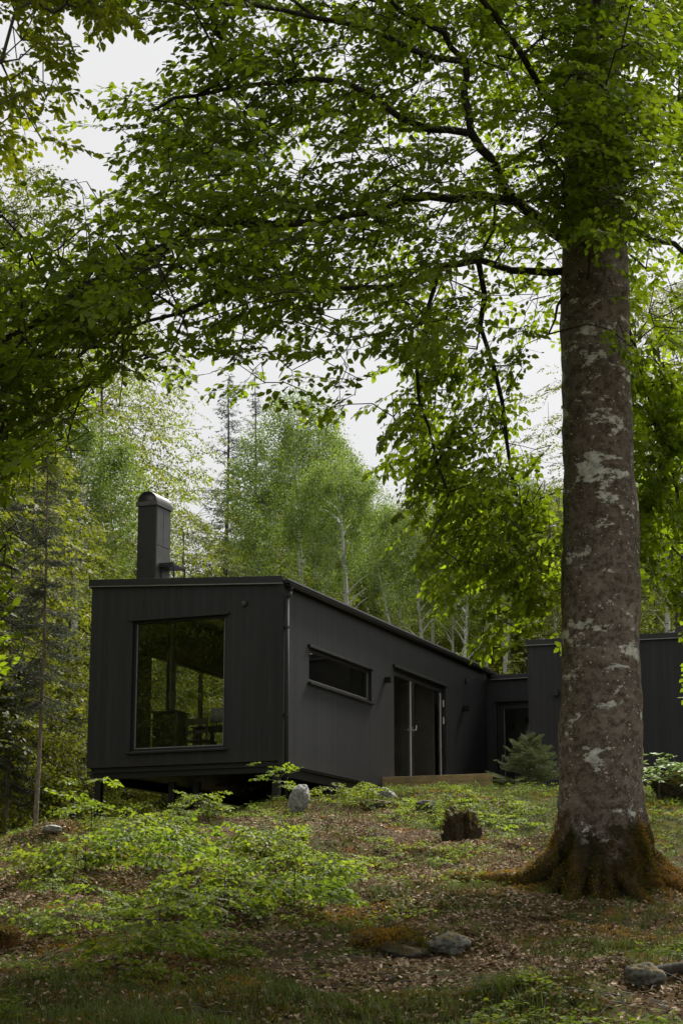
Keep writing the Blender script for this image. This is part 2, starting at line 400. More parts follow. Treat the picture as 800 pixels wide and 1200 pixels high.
def spray_proto(L=.6, nside=6, nl=5, seed=0, leaf=.075):
    """flat beech spray along +X: leaf positions/axes/normals/sizes and twig segments"""
    r = np.random.default_rng(seed); P = []; A = []; N = []; S = []; E = []
    def put(p, a):
        P.append(p); A.append(a); N.append((r.normal(0, .5), r.normal(0, .5), 1)); S.append(leaf*r.uniform(.65, 1.2))
    def pt(t): return np.array([L*t, .03*math.sin(t*5+seed), -.10*L*t*t])
    for i in range(4): E.append((pt(i/4), pt((i+1)/4), .0035-.0006*i))
    for i in range(nside):
        t = .12+.8*i/nside; sgn = 1 if i % 2 else -1; b = pt(t)
        ang = sgn*R(r.uniform(38, 60)); ln = L*(.55-.34*t)*r.uniform(.8, 1.2)
        dv = np.array([math.cos(ang), math.sin(ang), r.uniform(-.22, .05)])
        E.append((b, b+dv*ln, .002))
        for j in range(nl):
            q = b+dv*ln*(j+.8)/nl; s2 = 1 if j % 2 else -1; a2 = ang+s2*R(r.uniform(30, 60)) if j < nl-1 else ang
            put(q, (math.cos(a2), math.sin(a2), r.uniform(-.35, .1)))
    for j in range(4):
        a2 = R(r.uniform(25, 50))*(1 if j % 2 else -1)
        put(pt(.75+.08*j), (math.cos(a2), math.sin(a2), -.15))
    E = np.array([(*a, *b, c) for a, b, c in E])
    return np.array(P), np.array(A), np.array(N), np.array(S), E
PROTO = [spray_proto(seed=s) for s in range(5)]
def sprays(pos, az, droop, roll, scale, shape=6, twigs=True, tint0=None, lsize=1.0):
    """place sprays; returns leaf (V,F,T) and twig segments"""
    VV, FF, TT, n0 = [], [], [], 0; TW = []
    which = rng.integers(0, len(PROTO), len(pos))
    for w in range(len(PROTO)):
        m = which == w
        if not m.any(): continue
        P, A, N, S, E = PROTO[w]; n = m.sum()
        ca, sa = np.cos(az[m]), np.sin(az[m]); cd, sd = np.cos(droop[m]), np.sin(droop[m]); cr, sr = np.cos(roll[m]), np.sin(roll[m])
        X = np.stack([ca*cd, sa*cd, -sd], 1); Y0 = np.stack([-sa, ca, 0*sa], 1); Z0 = np.cross(X, Y0)
        Y = Y0*cr[:, None]+Z0*sr[:, None]; Z = np.cross(X, Y)
        B = np.stack([X, Y, Z], 2)                                    # columns
        sc = scale[m][:, None, None]
        tr = lambda a: np.einsum('nij,kj->nki', B, a)
        PP = pos[m][:, None]+tr(P)*sc; AA = tr(A)+rng.normal(0, .18, (n, len(P), 3))-np.array([0, 0, .22]); NN = tr(N)+rng.normal(0, .42, (n, len(P), 3))
        keep = rng.random((n, len(P))) < .9
        SS = np.broadcast_to(S, (n, len(S)))*lsize*rng.uniform(.8, 1.15, (n, len(S)))
        t = rng.random((n, len(P)))*.6+(rng.random((n, 1))*.4 if tint0 is None else tint0[m][:, None]*.4)
        V, F, T = leaves(PP[keep], AA[keep], NN[keep], SS[keep], shape, t[keep])
        VV.append(V); FF.append(F+n0); TT.append(T); n0 += len(V)
        if twigs:
            a = pos[m][:, None]+tr(E[:, 0:3])*sc; b = pos[m][:, None]+tr(E[:, 3:6])*sc
            TW.append((a.reshape(-1, 3), b.reshape(-1, 3), np.tile(E[:, 6], n)))
    tw = tuple(np.concatenate(z) for z in zip(*TW)) if TW else None
    return np.concatenate(VV), np.concatenate(FF), np.concatenate(TT), tw
def attach(points, nodes, par, sag=.08, seg=.5, jit=.05, up=0., dirs=None):
    """grow thin branches from existing nodes to each point; returns nodes, parents"""
    nodes = [np.array(n, float) for n in nodes]; par = list(par)
    pts = np.asarray(points, float)
    cap = len(nodes)+len(pts)*14
    arr = np.zeros((cap, 3)); n = len(nodes); arr[:n] = nodes
    d0 = np.min(np.linalg.norm(pts[:, None]-arr[None, :n], axis=2), axis=1)
    for i in np.argsort(d0):
        p = pts[i]
        dv = arr[:n]-p; d = np.linalg.norm(dv, axis=1)+up*np.clip(dv[:, 2], 0, 9)
        j = int(np.argmin(d)); L = np.linalg.norm(arr[j]-p)
        if L < .05: continue
        k = max(1, min(10, int(L/seg))); prev = j; a0 = arr[j].copy()
        cpt = (a0+p)/2 if dirs is None else p-dirs[i]*L*.45
        for s in range(1, k+1):
            t = s/k; q = a0*(1-t)**2+cpt*2*t*(1-t)+p*t*t
            if s < k: q = q+rng.normal(0, jit*min(L, 1.5), 3)+np.array([0, 0, sag*L*math.sin(math.pi*t)])
            if n >= cap: break
            arr[n] = q; par.append(prev); prev = n; n += 1
    return arr[:n], np.array(par)
def skeleton(arr, par, rtip=.004, expo=.5, fixed=None, k=5, rmax=.2):
    n = len(arr); cnt = np.ones(n)
    for i in range(n-1, 0, -1):
        if par[i] >= 0: cnt[par[i]] += cnt[i] if False else 0
    kids = np.zeros(n); leafc = np.zeros(n)
    for i in range(n): 
        if par[i] >= 0: kids[par[i]] += 1
    leafc[kids == 0] = 1
    for i in range(n-1, -1, -1):
        if par[i] >= 0 and par[i] < i: leafc[par[i]] += leafc[i]
    r = np.minimum(rtip*np.power(np.maximum(leafc, 1), expo), rmax)
    if fixed is not None: r[:len(fixed)] = np.maximum(r[:len(fixed)], fixed)
    idx = np.where(par >= 0)[0]
    R0 = r[par[idx]]; R0 = np.minimum(R0, r[idx]*1.7)
    return tubes(arr[par[idx]], arr[idx], R0, r[idx], k)
def join(parts):
    V = []; F = []; T = []; n = 0
    for p in parts:
        V.append(p[0]); F.append(p[1]+n); n += len(p[0])
        if len(p) > 2: T.append(p[2])
    return np.concatenate(V), np.concatenate(F), (np.concatenate(T) if T else None)

# ------------------------------------------------------------------ ground sheet
def build_ground():
    xs = np.concatenate([np.linspace(-260, -30, 18), np.arange(-26, -8, 1.), np.arange(-8, 9, .075), np.arange(9, 28, 1.), np.linspace(32, 260, 18)])
    ys = np.concatenate([np.linspace(-120, -8, 14), np.arange(-6, 7, .6), np.arange(7, 22, .06), np.arange(22, 38, .09), np.arange(38.5, 70, 1.), np.linspace(74, 300, 24)])
    X, Y = np.meshgrid(xs, ys); Z = G(X, Y)
    nx, ny = len(xs), len(ys)
    i = np.arange(nx-1)[None]+np.arange(ny-1)[:, None]*nx
    Q = np.stack([i, i+1, i+1+nx, i+nx], -1).reshape(-1, 4)
    V = np.stack([X, Y, Z], -1).reshape(-1, 3)
    x, y = V[:, 0], V[:, 1]
    gr = sstep(1.2, 2.4, x)*sstep(21, 25, y)*(.5+.7*(fbm(x*1.2, y*1.2, 3)-.2))
    me = npmesh('ground', V, Q, True, np.clip(gr, 0, 1))
    link('ground', me, M['ground'], kind='structure')
build_ground()

# ------------------------------------------------------------------ the cabin
D1 = Vector((908, math.hypot(2152, 512), 0)).normalized()
RZ = -math.atan2(D1.x, D1.y)
CORNER = Vector((-.988, 30.31, 2.946))
house = empty('cabin', CORNER, RZ, label='long low black timber cabin raised on posts with a large corner picture window', cat='cabin')
def H(x, y, z): 
    c, s = math.cos(RZ), math.sin(RZ)
    return Vector((CORNER.x+c*x-s*y, CORNER.y+s*x+c*y, CORNER.z+z))
W, LEN, EAVE, RISE = 3.66, 11.05, 3.04, .21
topz = lambda x: EAVE+RISE*(-x)/W
TH = .2
def wall_x(y0, y1, x0, x1, z0, tz, holes, mb):
    """wall running along x; holes (x0,x1,z0,z1); tz(x) sloping top"""
    xs = sorted({x0, x1, *[h[0] for h in holes], *[h[1] for h in holes]})
    for a, b in zip(xs[:-1], xs[1:]):
        hs = sorted([h for h in holes if h[0] < (a+b)/2 < h[1]], key=lambda h: h[2]); z = z0
        for h in hs:
            if h[2] > z: mb.box(a, b, y0, y1, z, h[2])
            z = h[3]
        mb.box(a, b, y0, y1, z, 0, (tz(a), tz(b)))
def wall_y(x0, x1, y0, y1, z0, tz, holes, mb):
    ys = sorted({y0, y1, *[h[0] for h in holes], *[h[1] for h in holes]})
    for a, b in zip(ys[:-1], ys[1:]):
        hs = sorted([h for h in holes if h[0] < (a+b)/2 < h[1]], key=lambda h: h[2]); z = z0
        for h in hs:
            if h[2] > z: mb.box(x0, x1, a, b, z, h[2])
            z = h[3]
        mb.box(x0, x1, a, b, z, 0, (tz(x0), tz(x1)))
PW = (-2.83, -1.03, .31, 2.58)          # picture window
SW = (1.13, 4.08, 1.51, 2.13)           # ribbon window on the long side (y, y, z, z)
FD = (5.25, 8.30, .14, 2.355)           # french door
LW = (1.9, 6.3, .35, 2.35)              # window in the far long wall, seen through the picture window
m = MB(); wall_x(0, TH, -W, 0, .07, topz, [PW], m)
front_wall = m.build('wall', M['cladding'], house)
m = MB(); wall_y(-TH, 0, TH, LEN, .02, topz, [SW, FD], m); side_wall = m.build('wall', M['cladding'], house)
m = MB(); wall_y(-W, -W+TH, TH, LEN+2.2, .02, topz, [LW], m); m.build('wall', M['cladding'], house)
m = MB(); wall_x(LEN+2.2, LEN+2.4, -W, -.001, .02, topz, [], m); m.build('wall', M['cladding'], house)
# corner board
m = MB(); m.box(.001, .03, -.028, .05, .0, 3.02).box(-.05, .001, -.028, -.002, .0, 3.02); m.build('corner_board', M['cladding'], house, .003)
# wing set back behind the deck, then the nearer end block
WY = 11.05
wt = lambda x: 2.93
m = MB(); wall_x(WY, WY+TH, 0.002, 2.6, .0, lambda x: 2.86, [(.22, 1.25, .14, 2.36)], m); m.build('wall', M['cladding'], house)
VY, VX = 8.0, 1.86
vt = lambda x: 3.07-.012*(x-VX)
m = MB(); wall_x(VY, VY+TH, VX, 9.5, -.25, vt, [], m); wall_y(VX, VX+TH, VY+TH, WY+3, -.05, vt, [], m); wall_y(9.3, 9.5, VY+TH, WY+3, -.05, vt, [], m)
wall_x(WY+3, WY+3.2, VX, 9.5, -.05, vt, [], m); m.build('end_block_wall', M['cladding'], house)
# floor slab, beams, ceiling
m = MB(); m.box(-W+TH, -TH, TH, LEN+2.2, .06, .16); m.build('interior_floor', M['interior_floor'], house)
m = MB(); m.box(-W+.01, -.01, .01, LEN+2.3, -.02, .018); m.build('underside', M['frame_black'], house)
m = MB(); m.box(-W+.06, -.05, .05, .17, -.12, .068); m.build('beam', M['frame_black'], house, .004)
m = MB(); m.box(-.22, -.06, .175, LEN, -.17, -.022); m.build('beam', M['frame_black'], house, .004)
m = MB(); m.box(-W+.06, -W+.2, .175, LEN, -.17, -.022); m.build('beam', M['frame_black'], house, .004)
m = MB(); m.box(-W+TH, -TH, 4.4, 4.5, .16, 2.9); 
m = MB()
m.add([(-W+TH, TH, 2.98+.19), (-TH, TH, 2.98), (-TH, LEN+2.2, 2.98), (-W+TH, LEN+2.2, 2.98+.19), (-W+TH, TH, 3.02+.19), (-TH, TH, 3.02), (-TH, LEN+2.2, 3.02), (-W+TH, LEN+2.2, 3.02+.19)],
      [(0, 3, 2, 1), (4, 5, 6, 7), (0, 1, 5, 4), (1, 2, 6, 5), (2, 3, 7, 6), (3, 0, 4, 7)]); m.build('ceiling', M['interior'], house)
m = MB(); m.box(-W+TH, -TH, LEN-3.0, LEN-2.9, .16, 2.98); m.build('inner_partition', M['interior'], house)
m = MB(); m.box(-TH-.03, -TH-.003, TH, 1.1, .16, 2.97); m.build('inner_lining', M['interior'], house)
m = MB(); m.box(-TH-.03, -TH-.003, 4.12, 5.2, .16, 2.97); m.build('inner_lining', M['interior'], house)
# roof: membrane + dark fascia band + pale drip edge
m = MB()
z = lambda x, o: topz(x)+o
def slab(mb, x0, x1, y0, y1, o0, o1, tz=topz):
    mb.add([(x0, y0, tz(x0)+o0), (x1, y0, tz(x1)+o0), (x1, y1, tz(x1)+o0), (x0, y1, tz(x0)+o0), (x0, y0, tz(x0)+o1), (x1, y0, tz(x1)+o1), (x1, y1, tz(x1)+o1), (x0, y1, tz(x0)+o1)],
           [(0, 3, 2, 1), (4, 5, 6, 7), (0, 1, 5, 4), (1, 2, 6, 5), (2, 3, 7, 6), (3, 0, 4, 7)])
slab(m, -W-.03, .10, -.03, LEN+2.45, .004, .05); roof = m.build('roof', M['membrane'], house)
m = MB(); slab(m, -W-.045, .02, -.05, -.032, -.005, .115); slab(m, -W-.045, -W-.032, -.030, LEN+2.4, -.03, .115); m.build('fascia', M['metal_black'], roof, .003)
m = MB(); slab(m, -W-.05, .03, -.058, -.053, -.022, -.003); m.build('drip_edge', M['metal_grey'], roof)
m = MB(); slab(m, .105, .125, -.05, LEN-.05, .045, .062); slab(m, .02, .125, -.05, LEN-.05, .064, .072); m.build('eaves_flashing', M['metal_grey'], roof)
# gutter: half-round below the eaves
m = MB(); nseg = 10; gx, gz, gr = .105, 3.035, .055
ring = [(gx+gr*math.cos(math.pi+math.pi*i/nseg), gz+gr*math.sin(math.pi+math.pi*i/nseg)) for i in range(nseg+1)]+[(gx+(gr-.006)*math.cos(2*math.pi-math.pi*i/nseg), gz+(gr-.006)*math.sin(2*math.pi-math.pi*i/nseg)) for i in range(nseg+1)]
m.prism([(a, .0, b) for a, b in ring], (0, LEN-.1, 0)); m.build('gutter', M['metal_black'], roof)
# wing + block roofs
m = MB(); m.box(.13, VX-.004, WY-.06, WY+1.9, 2.865, 2.94); m.build('roof', M['membrane'], house)
m = MB(); m.box(.13, VX-.006, WY-.075, WY-.062, 2.862, 2.955); m.build('fascia', M['metal_black'], house, .003)
m = MB(); m.box(.13, VX-.006, WY-.082, WY-.0765, 2.845, 2.861); m.build('drip_edge', M['metal_grey'], house)
m = MB(); slab(m, VX-.03, 9.55, VY-.03, WY+3.2, .004, .05, vt); r2 = m.build('roof', M['membrane'], house)
m = MB(); slab(m, VX-.045, 9.6, VY-.05, VY-.032, -.005, .10, vt); slab(m, VX-.048, VX-.034, VY-.03, WY+3.2, -.005, .10, vt); m.build('fascia', M['metal_black'], r2, .003)
m = MB(); slab(m, VX-.05, 9.6, VY-.058, VY-.053, -.022, -.004, vt); m.build('drip_edge', M['metal_grey'], r2)
# downpipe with brackets
m = MB(); m.path([(.105, .10, 3.0), (.105, .10, 2.9), (.075, .03, 2.78), (.075, .03, -.62)], .036, 14); dp = m.build('downpipe', M['membrane'], house, smooth=True)
for zz in (2.28, .82):
    m = MB(); m.tube((.075, .03, zz-.02), (.075, .03, zz+.02), .046, n=14); m.box(-.01, .07, .02, .04, zz-.012, zz+.012); m.build('bracket', M['metal_black'], dp)
# picture window
def window(name, outer_fn, a0, a1, z0, z1, depth, axis, sill=True, zslope=0.):
    """axis 'x': in the front wall (y=0), 'y': in the long wall (x=0)"""
    def bx(mb, s0, s1, d0, d1, p, q):       # s along wall, d depth into wall
        if axis == 'x': mb.box(s0, s1, d0, d1, p, q)
        else: mb.box(-d1, -d0, s0, s1, p, q)
    root = MB(); fw = .055
    bx(root, a0+.004, a0+fw, depth, depth+.07, z0+.004, z1-.004); bx(root, a1-fw, a1-.004, depth, depth+.07, z0+.004, z1-.004)
    bx(root, a0+fw, a1-fw, depth, depth+.07, z0+.004, z0+fw); bx(root, a0+fw, a1-fw, depth, depth+.07, z1-fw, z1-.004)
    w = root.build(name, M['frame_black'], house, .003)
    p = MB(); bx(p, a0+fw+.001, a1-fw-.001, depth+.034, depth+.04, z0+fw+.001, z1-fw-.001); p.build('pane', M['glass'], w)
    b = MB(); g = .018
    bx(b, a0+fw+.001, a0+fw+g, depth+.012, depth+.030, z0+fw+.001, z1-fw-.001); bx(b, a1-fw-g, a1-fw-.001, depth+.012, depth+.030, z0+fw+.001, z1-fw-.001)
    bx(b, a0+fw+g, a1-fw-g, depth+.012, depth+.030, z0+fw+.001, z0+fw+g); b.build('glazing_bead', M['spacer'], w)
    h = MB(); bx(h, a0-.05, a1+.05, -.045, -.002, z1-.01, z1+.035); h.build('head_flashing', M['metal_black'], w, .003)
    if sill:
        s = MB(); bx(s, a0-.05, a1+.05, -.06, depth, z0-.035, z0-.002); s.build('sill', M['metal_black'], w, .003)
        s = MB(); bx(s, a0+.01, a1-.01, .01, depth-.002, z0-.001, z0+.012); s.build('sill_strip', M['metal_grey'], w)
    return w
window('picture_window', None, *PW, .045, 'x')
window('ribbon_window', None, *SW, .045, 'y')
# window in the far long wall
a0, a1, z0, z1 = LW
m = MB(); X0 = -W+.06
for s0, s1 in ((a0+.003, a0+.06), (a1-.06, a1-.003), ((a0+a1)/2-.03, (a0+a1)/2+.03)): m.box(X0, X0+.07, s0, s1, z0+.003, z1-.003)
m2 = MB()
for s0, s1 in ((a0+.062, (a0+a1)/2-.032), ((a0+a1)/2+.032, a1-.062)):
    m.box(X0, X0+.07, s0-.002, s1+.002, z0+.003, z0+.06); m.box(X0, X0+.07, s0-.002, s1+.002, z1-.06, z1-.003)
    m2.box(X0+.03, X0+.036, s0, s1, z0+.061, z1-.061)
w = m.build('garden_window', M['frame_black'], house); m2.build('pane', M['glass'], w)
# french door, two leaves
fd = MB(); y0, y1, z0, z1 = FD
fd.box(-.12, -.05, y0+.003, y0+.06, z0, z1-.003).box(-.12, -.05, y1-.06, y1-.003, z0, z1-.003).box(-.12, -.05, y0+.06, y1-.06, z1-.06, z1-.003).box(-.12, -.03, y0+.06, y1-.06, z0-.01, z0+.03)
door = fd.build('french_door', M['frame_black'], house, .003)
m = MB(); m.box(.002, .05, y0-.05, y1+.05, z1-.008, z1+.04); m.build('head_flashing', M['metal_black'], door, .003)
ym = 6.45
for k, (a, b) in enumerate(((y0+.062, ym-.002), (ym+.002, y1-.062))):
    m = MB(); s = .075
    m.box(-.11, -.058, a, a+s, z0+.035, z1-.063).box(-.11, -.058, b-s, b, z0+.035, z1-.063).box(-.11, -.058, a+s, b-s, z0+.035, z0+.035+.1).box(-.11, -.058, a+s, b-s, z1-.063-s, z1-.063)
    lf = m.build('door_leaf', M['frame_black'], door, .003)
    m = MB(); m.box(-.087, -.081, a+s+.001, b-s-.001, z0+.136, z1-.064-s); m.build('pane', M['glass'], lf)
    m = MB(); m.box(-.078, -.062, b-s-.032, b-s-.002, z0+.137, z1-.065-s); m.build('glazing_bead', M['sill_white'], lf)
m = MB()
for yy in (ym-.035, ym+.04):
    m.box(-.056, -.050, yy-.016, yy+.016, 1.13, 1.33); m.tube((-.056, yy, 1.26), (.0, yy, 1.26), .008, n=8)
m.tube((-.004, ym-.035, 1.26), (-.004, ym-.165, 1.262), .009, n=8); m.tube((-.004, ym+.04, 1.26), (-.004, ym+.07, 1.36), .009, n=8); m.build('handle', M['steel'], door)
for zz in (1.93, 1.58):
    m = MB(); m.tube((-.035, y1-.055, zz), (-.035, y1-.055, zz+.14), .011, n=8); m.box(-.048, -.036, y1-.075, y1-.035, zz, zz+.14); m.build('hinge', M['sill_white'], door)
# wing door
m = MB(); x0, x1, z0, z1 = .22, 1.25, .14, 2.36
m.box(x0+.003, x0+.05, WY+.06, WY+.12, z0, z1-.003).box(x1-.05, x1-.003, WY+.06, WY+.12, z0, z1-.003).box(x0+.05, x1-.05, WY+.06, WY+.12, z1-.06, z1-.003)
wd = m.build('glazed_door', M['frame_black'], house, .003)
m = MB(); m.box(x0+.052, x0+.15, WY+.065, WY+.115, z0+.02, z1-.063).box(x1-.15, x1-.052, WY+.065, WY+.115, z0+.02, z1-.063).box(x0+.15, x1-.15, WY+.065, WY+.115, z0+.02, z0+.14).box(x0+.15, x1-.15, WY+.065, WY+.115, z1-.16, z1-.063)
lf = m.build('door_leaf', M['frame_black'], wd, .003)
m = MB(); m.box(x0+.151, x1-.151, WY+.09, WY+.096, z0+.141, z1-.161); m.build('pane', M['glass'], lf)
m = MB(); m.box(x0+.152, x0+.168, WY+.07, WY+.086, z0+.142, z1-.162); m.build('glazing_bead', M['spacer'], lf)
m = MB(); m.box(x0+.085, x0+.11, WY+.055, WY+.063, 1.0, 1.2); m.tube((x0+.098, WY+.06, 1.1), (x0+.098, WY+.01, 1.1), .009, n=8); m.tube((x0+.098, WY+.012, 1.1), (x0+.22, WY+.012, 1.1), .009, n=8); m.build('handle', M['steel'], wd)
m = MB(); m.box(x0-.05, x1+.05, WY-.04, WY-.002, z1-.005, z1+.03); m.build('head_flashing', M['metal_black'], wd)
# wing interior back so the door opens on a dark room
m = MB(); m.box(0.01, 2.6, WY+1.75, WY+1.8, 0, 2.86).box(.01, 2.6, WY+TH, WY+1.75, .02, .12).box(.01, .06, WY+TH+.002, WY+1.74, .121, 2.85).box(.062, VX-.01, WY+TH+.002, WY+1.74, 2.80, 2.85); m.build('inner_partition', M['interior'], house)
# round vents and lamps
def vent(p, ax):
    p = Vector(p); ax = Vector(ax); m = MB(); m.tube(p+ax*.002, p+ax*.03, .062, n=24); o = m.build('round_vent', M['metal_black'], house, .004)
    m = MB(); m.tube(p+ax*.031, p+ax*.045, .035, n=20); m.build('vent_plug', M['metal_cap'], o, .003)
vent((-.70, 0, 2.74), (0, -1, 0)); vent((0, 9.6, 2.65), (1, 0, 0))
def lamp(p, rz):
    o = empty('wall_lamp', (0, 0, 0)); o.parent = house; o.location = p; o.rotation_euler = (0, 0, rz)
    m = MB(); m.box(-.03, .03, -.02, -.001, -.05, .05); m.build('mount_plate', M['black_plastic'], o)
    m = MB(); m.box(-.055, .055, -.13, -.021, -.055, .055); m.build('lamp_body', M['black_plastic'], o, .005)
lamp((0, 4.78, 2.03), math.pi/2); lamp((0, 9.42, 2.04), math.pi/2); lamp((2.46, VY, 2.05), 0)
# stilts
for (x, y) in [(-3.48, .14), (-2.25, .5), (-.14, .14), (-1.85, .62), (-.14, 2.35), (-.14, 4.2), (-3.5, 3.6), (-1.85, 4), (-3.5, 7.2)]:
    p = H(x, y, 0); g = Gf(p.x, p.y)-CORNER.z-.25
    m = MB(); m.box(x-.055, x+.055, y-.055, y+.055, g, -.171 if y > .3 else -.122); m.build('stilt', M['frame_black'], house, .004)
# chimney
ch = empty('chimney', (-3.13, .62, 0)); ch.parent = house
CW, CDp = .37, .56
m = MB(); m.box(0, CW, 0, CDp, 3.1, 4.78); m.build('flue_casing', M['metal_black'], ch, .004)
m = MB(); m.box(CW+.001, CW+.006, .03, CDp/2-.006, 4.07, 4.76).box(CW+.001, CW+.006, CDp/2+.006, CDp-.03, 4.07, 4.76).box(CW+.001, CW+.006, .03, CDp-.03, 3.45, 4.05); m.build('casing_panel', M['metal_cap'], ch, .002)
m = MB(); m.box(-.03, CW+.03, -.03, CDp+.03, 4.782, 4.86)
ft = [( -.03+ (CW+.06)*0.5 - (CW+.02)/2*math.cos(math.pi*i/14), 4.862+.19*math.sin(math.pi*i/14)) for i in range(15)]
fi = [( -.03+ (CW+.06)*0.5 + (CW-.01)/2*math.cos(math.pi*i/14), 4.862+.175*math.sin(math.pi*i/14)) for i in range(15)]
m.prism([(a, -.02, b) for a, b in ft+fi], (0, CDp+.04, 0)); m.build('chimney_cap', M['metal_cap'], ch, .003)
m = MB(); m.box(CW*.5, CW*.5+.02, .02, .04, 4.86, 5.03); 
m = MB(); m.box(CW+.007, CW+.30, .16, .62, 3.68, 3.715)
for px_, py_ in ((CW+.27, .18), (CW+.27, .59), (CW+.02, .18)): m.box(px_, px_+.025, py_, py_+.025, 3.2, 3.678)
m.box(CW+.012, CW+.30, .12, .158, 3.66, 3.74)
m.build('sweep_platform', M['metal_black'], ch, .003)
m = MB(); m.box(-.008, CW+.008, -.01, CDp+.01, 3.1, 3.33); m.build('base_flashing', M['frame_black'], ch, .003)
# timber deck in the angle of the two wings
deck = empty('deck', H(0, 4.5, 0), RZ, label='low golden timber deck in front of the glazed double door', cat='deck')
m = MB()
for i in range(25):
    m.box(.06, 2.15, .03+i*.138, .03+i*.138+.132, .125, .155)
    if 4.5+.03+i*.138+.28 > VY-.05: break
m.build('deck_board', M['deck'], deck)
for z0, z1 in ((.045, .168), (-.085, .041)):
    m = MB(); m.box(.04, 2.18, 0, .028, z0, z1); m.build('edge_board', M['deck'], deck, .004)
for xx in (.2, 1.1, 2.0): m = MB(); m.box(xx, xx+.1, .05, .15, -.7, .12); m.build('deck_post', M['deck'], deck)
# furniture seen through the picture window
st = empty('wood_stove', H(-2.85, 1.5, .16), RZ, label='black wood stove behind the left of the picture window', cat='stove')
m = MB(); m.box(-.24, .24, -.22, .22, .08, .98).box(-.26, .26, -.24, .24, .98, 1.01); m.build('stove_body', M['black_plastic'], st, .01)
m = MB(); m.tube((0, 0, 1.0), (0, 0, 2.98), .085, n=20); m.build('flue_pipe', M['black_plastic'], st)
for a in (-.2, .2):
    for b in (-.18, .18): m = MB(); m.tube((a, b, 0), (a, b, .08), .02, n=8); m.build('leg', M['black_plastic'], st)
tb = empty('dining_table', H(-1.75, 2.0, .16), RZ, label='dark wooden table inside behind the picture window', cat='table')
m = MB(); m.box(-.75, .75, -.4, .4, .72, .75); m.build('table_top', M['furniture'], tb, .004)
for a in (-.68, .68):
    for b in (-.34, .34): m = MB(); m.box(a-.03, a+.03, b-.03, b+.03, 0, .718); m.build('leg', M['furniture'], tb)
for (px_, py_, rz, lab) in ((-2.15, 1.35, 0, 'dark chair tucked before the table, left behind the glass'), (-1.35, 1.35, .2, 'dark chair tucked before the table, right behind the glass')):
    c = empty('chair', H(px_, py_, .16), RZ+rz, label=lab, cat='chair', group='chairs at the indoor table')
    m = MB(); m.box(-.21, .21, -.2, .2, .43, .46); m.build('seat', M['furniture'], c, .004)
    m = MB(); m.box(-.21, -.18, -.2, -.17, .461, .84).box(.18, .21, -.2, -.17, .461, .84).box(-.18, .18, -.195, -.175, .72, .83).box(-.18, .18, -.195, -.175, .56, .62); m.build('backrest', M['furniture'], c)
    for a in (-.19, .19):
        for b in (-.18, .18): m = MB(); m.box(a-.017, a+.017, b-.017, b+.017, 0, .428); m.build('leg', M['furniture'], c)
tl = empty('table_lamp', H(-2.2, 2.05, .911), RZ, label='pale round shaded lamp standing on the indoor table', cat='lamp')
m = MB(); m.tube((0, 0, 0), (0, 0, .02), .07, n=16).tube((0, 0, .02), (0, 0, .14), .012, n=8); m.build('lamp_base', M['black_plastic'], tl)
m = MB(); m.tube((0, 0, .12), (0, 0, .36), .13, .10, n=24); m.build('lamp_shade', M['pale_shade'], tl, smooth=True)

# ------------------------------------------------------------------ the big beech
TB = at(703, 1045, 18.0); TB.z = Gf(TB.x, TB.y)
def trunk_mesh(base, path, r0f, ztop):
    nz, nt = 230, 150
    lobes = [(R(186), .60, .17, .24), (R(-128), .20, .15, .26), (R(-104), .12, .11, .32), (R(-58), .24, .15, .24), (R(-30), .20, .12, .2), (R(-1), .75, .14, .27), (R(50), .3, .2, .3), (R(110), .3, .2, .3), (R(150), .25, .2, .3)]
    V = []
    for i in range(nz):
        t = i/(nz-1); z = -.35+(ztop+.35)*t**1.7
        cx, cy = path(z); r = r0f(z)
        for j in range(nt):
            th = 2*math.pi*j/nt; rr = r
            for a, A, w, h in lobes:
                d = (th-a+math.pi) % (2*math.pi)-math.pi
                wz = w*(1+.9*max(0, z))
                rr += A*math.exp(-(d/wz)**2)*math.exp(-max(0, z+.05)/h)*(1.0 if z > -.05 else 1+(-.05-z)*.9)
            p = Vector((math.cos(th)*rr+cx, math.sin(th)*rr+cy, z)); low_ = max(0, 1-max(z, 0)/.9)
            nn = mnoise.fractal(p*.8, 1., 2., 4)*.045+low_*.045*math.sin(th*7+2*mnoise.noise(p*1.3))+mnoise.fractal(p*4.5, 1., 2., 4)*.012
            low = max(0, 1-max(z, 0)/1.0)
            nn += low*(mnoise.fractal(Vector((th*3.5, z*.9, 1)), 1., 2., 4)*.085+mnoise.fractal(p*9, 1., 2., 4)*.045+mnoise.fractal(p*24, 1., 2., 2)*.014)
            p.x += math.cos(th)*nn; p.y += math.sin(th)*nn; p.z += low*mnoise.noise(p*5)*.02
            V.append(p)
    V = np.array([tuple(v) for v in V])
    i = np.arange(nz-1)[:, None]*nt; j = np.arange(nt)[None]
    Q = np.stack([i+j, i+(j+1) % nt, i+nt+(j+1) % nt, i+nt+j], -1).reshape(-1, 4)
    return V, Q
tt = at(699, 270, 18.0)
def tpath(z):
    s = (tt.x-TB.x)/(tt.z-TB.z)
    return s*z+.03*math.sin(z*.7), .04*math.sin(z*.5+1)
def trad(z):
    return float(np.interp(z, [-.4, 0, .6, 1.2, 2.5, 4, 5.5, 6.9, 7.6, 10, 13, 17], [.44, .425, .405, .40, .385, .365, .345, .325, .30, .22, .13, .05]))
beech = empty('beech_tree', TB, 0, label='huge old beech with smooth lichen-spotted trunk and rusty mossy roots', cat='tree')
V, Q = trunk_mesh(TB, tpath, trad, 16.5)
link('trunk', npmesh('trunk', V, Q, True), M['bark_beech'], beech)
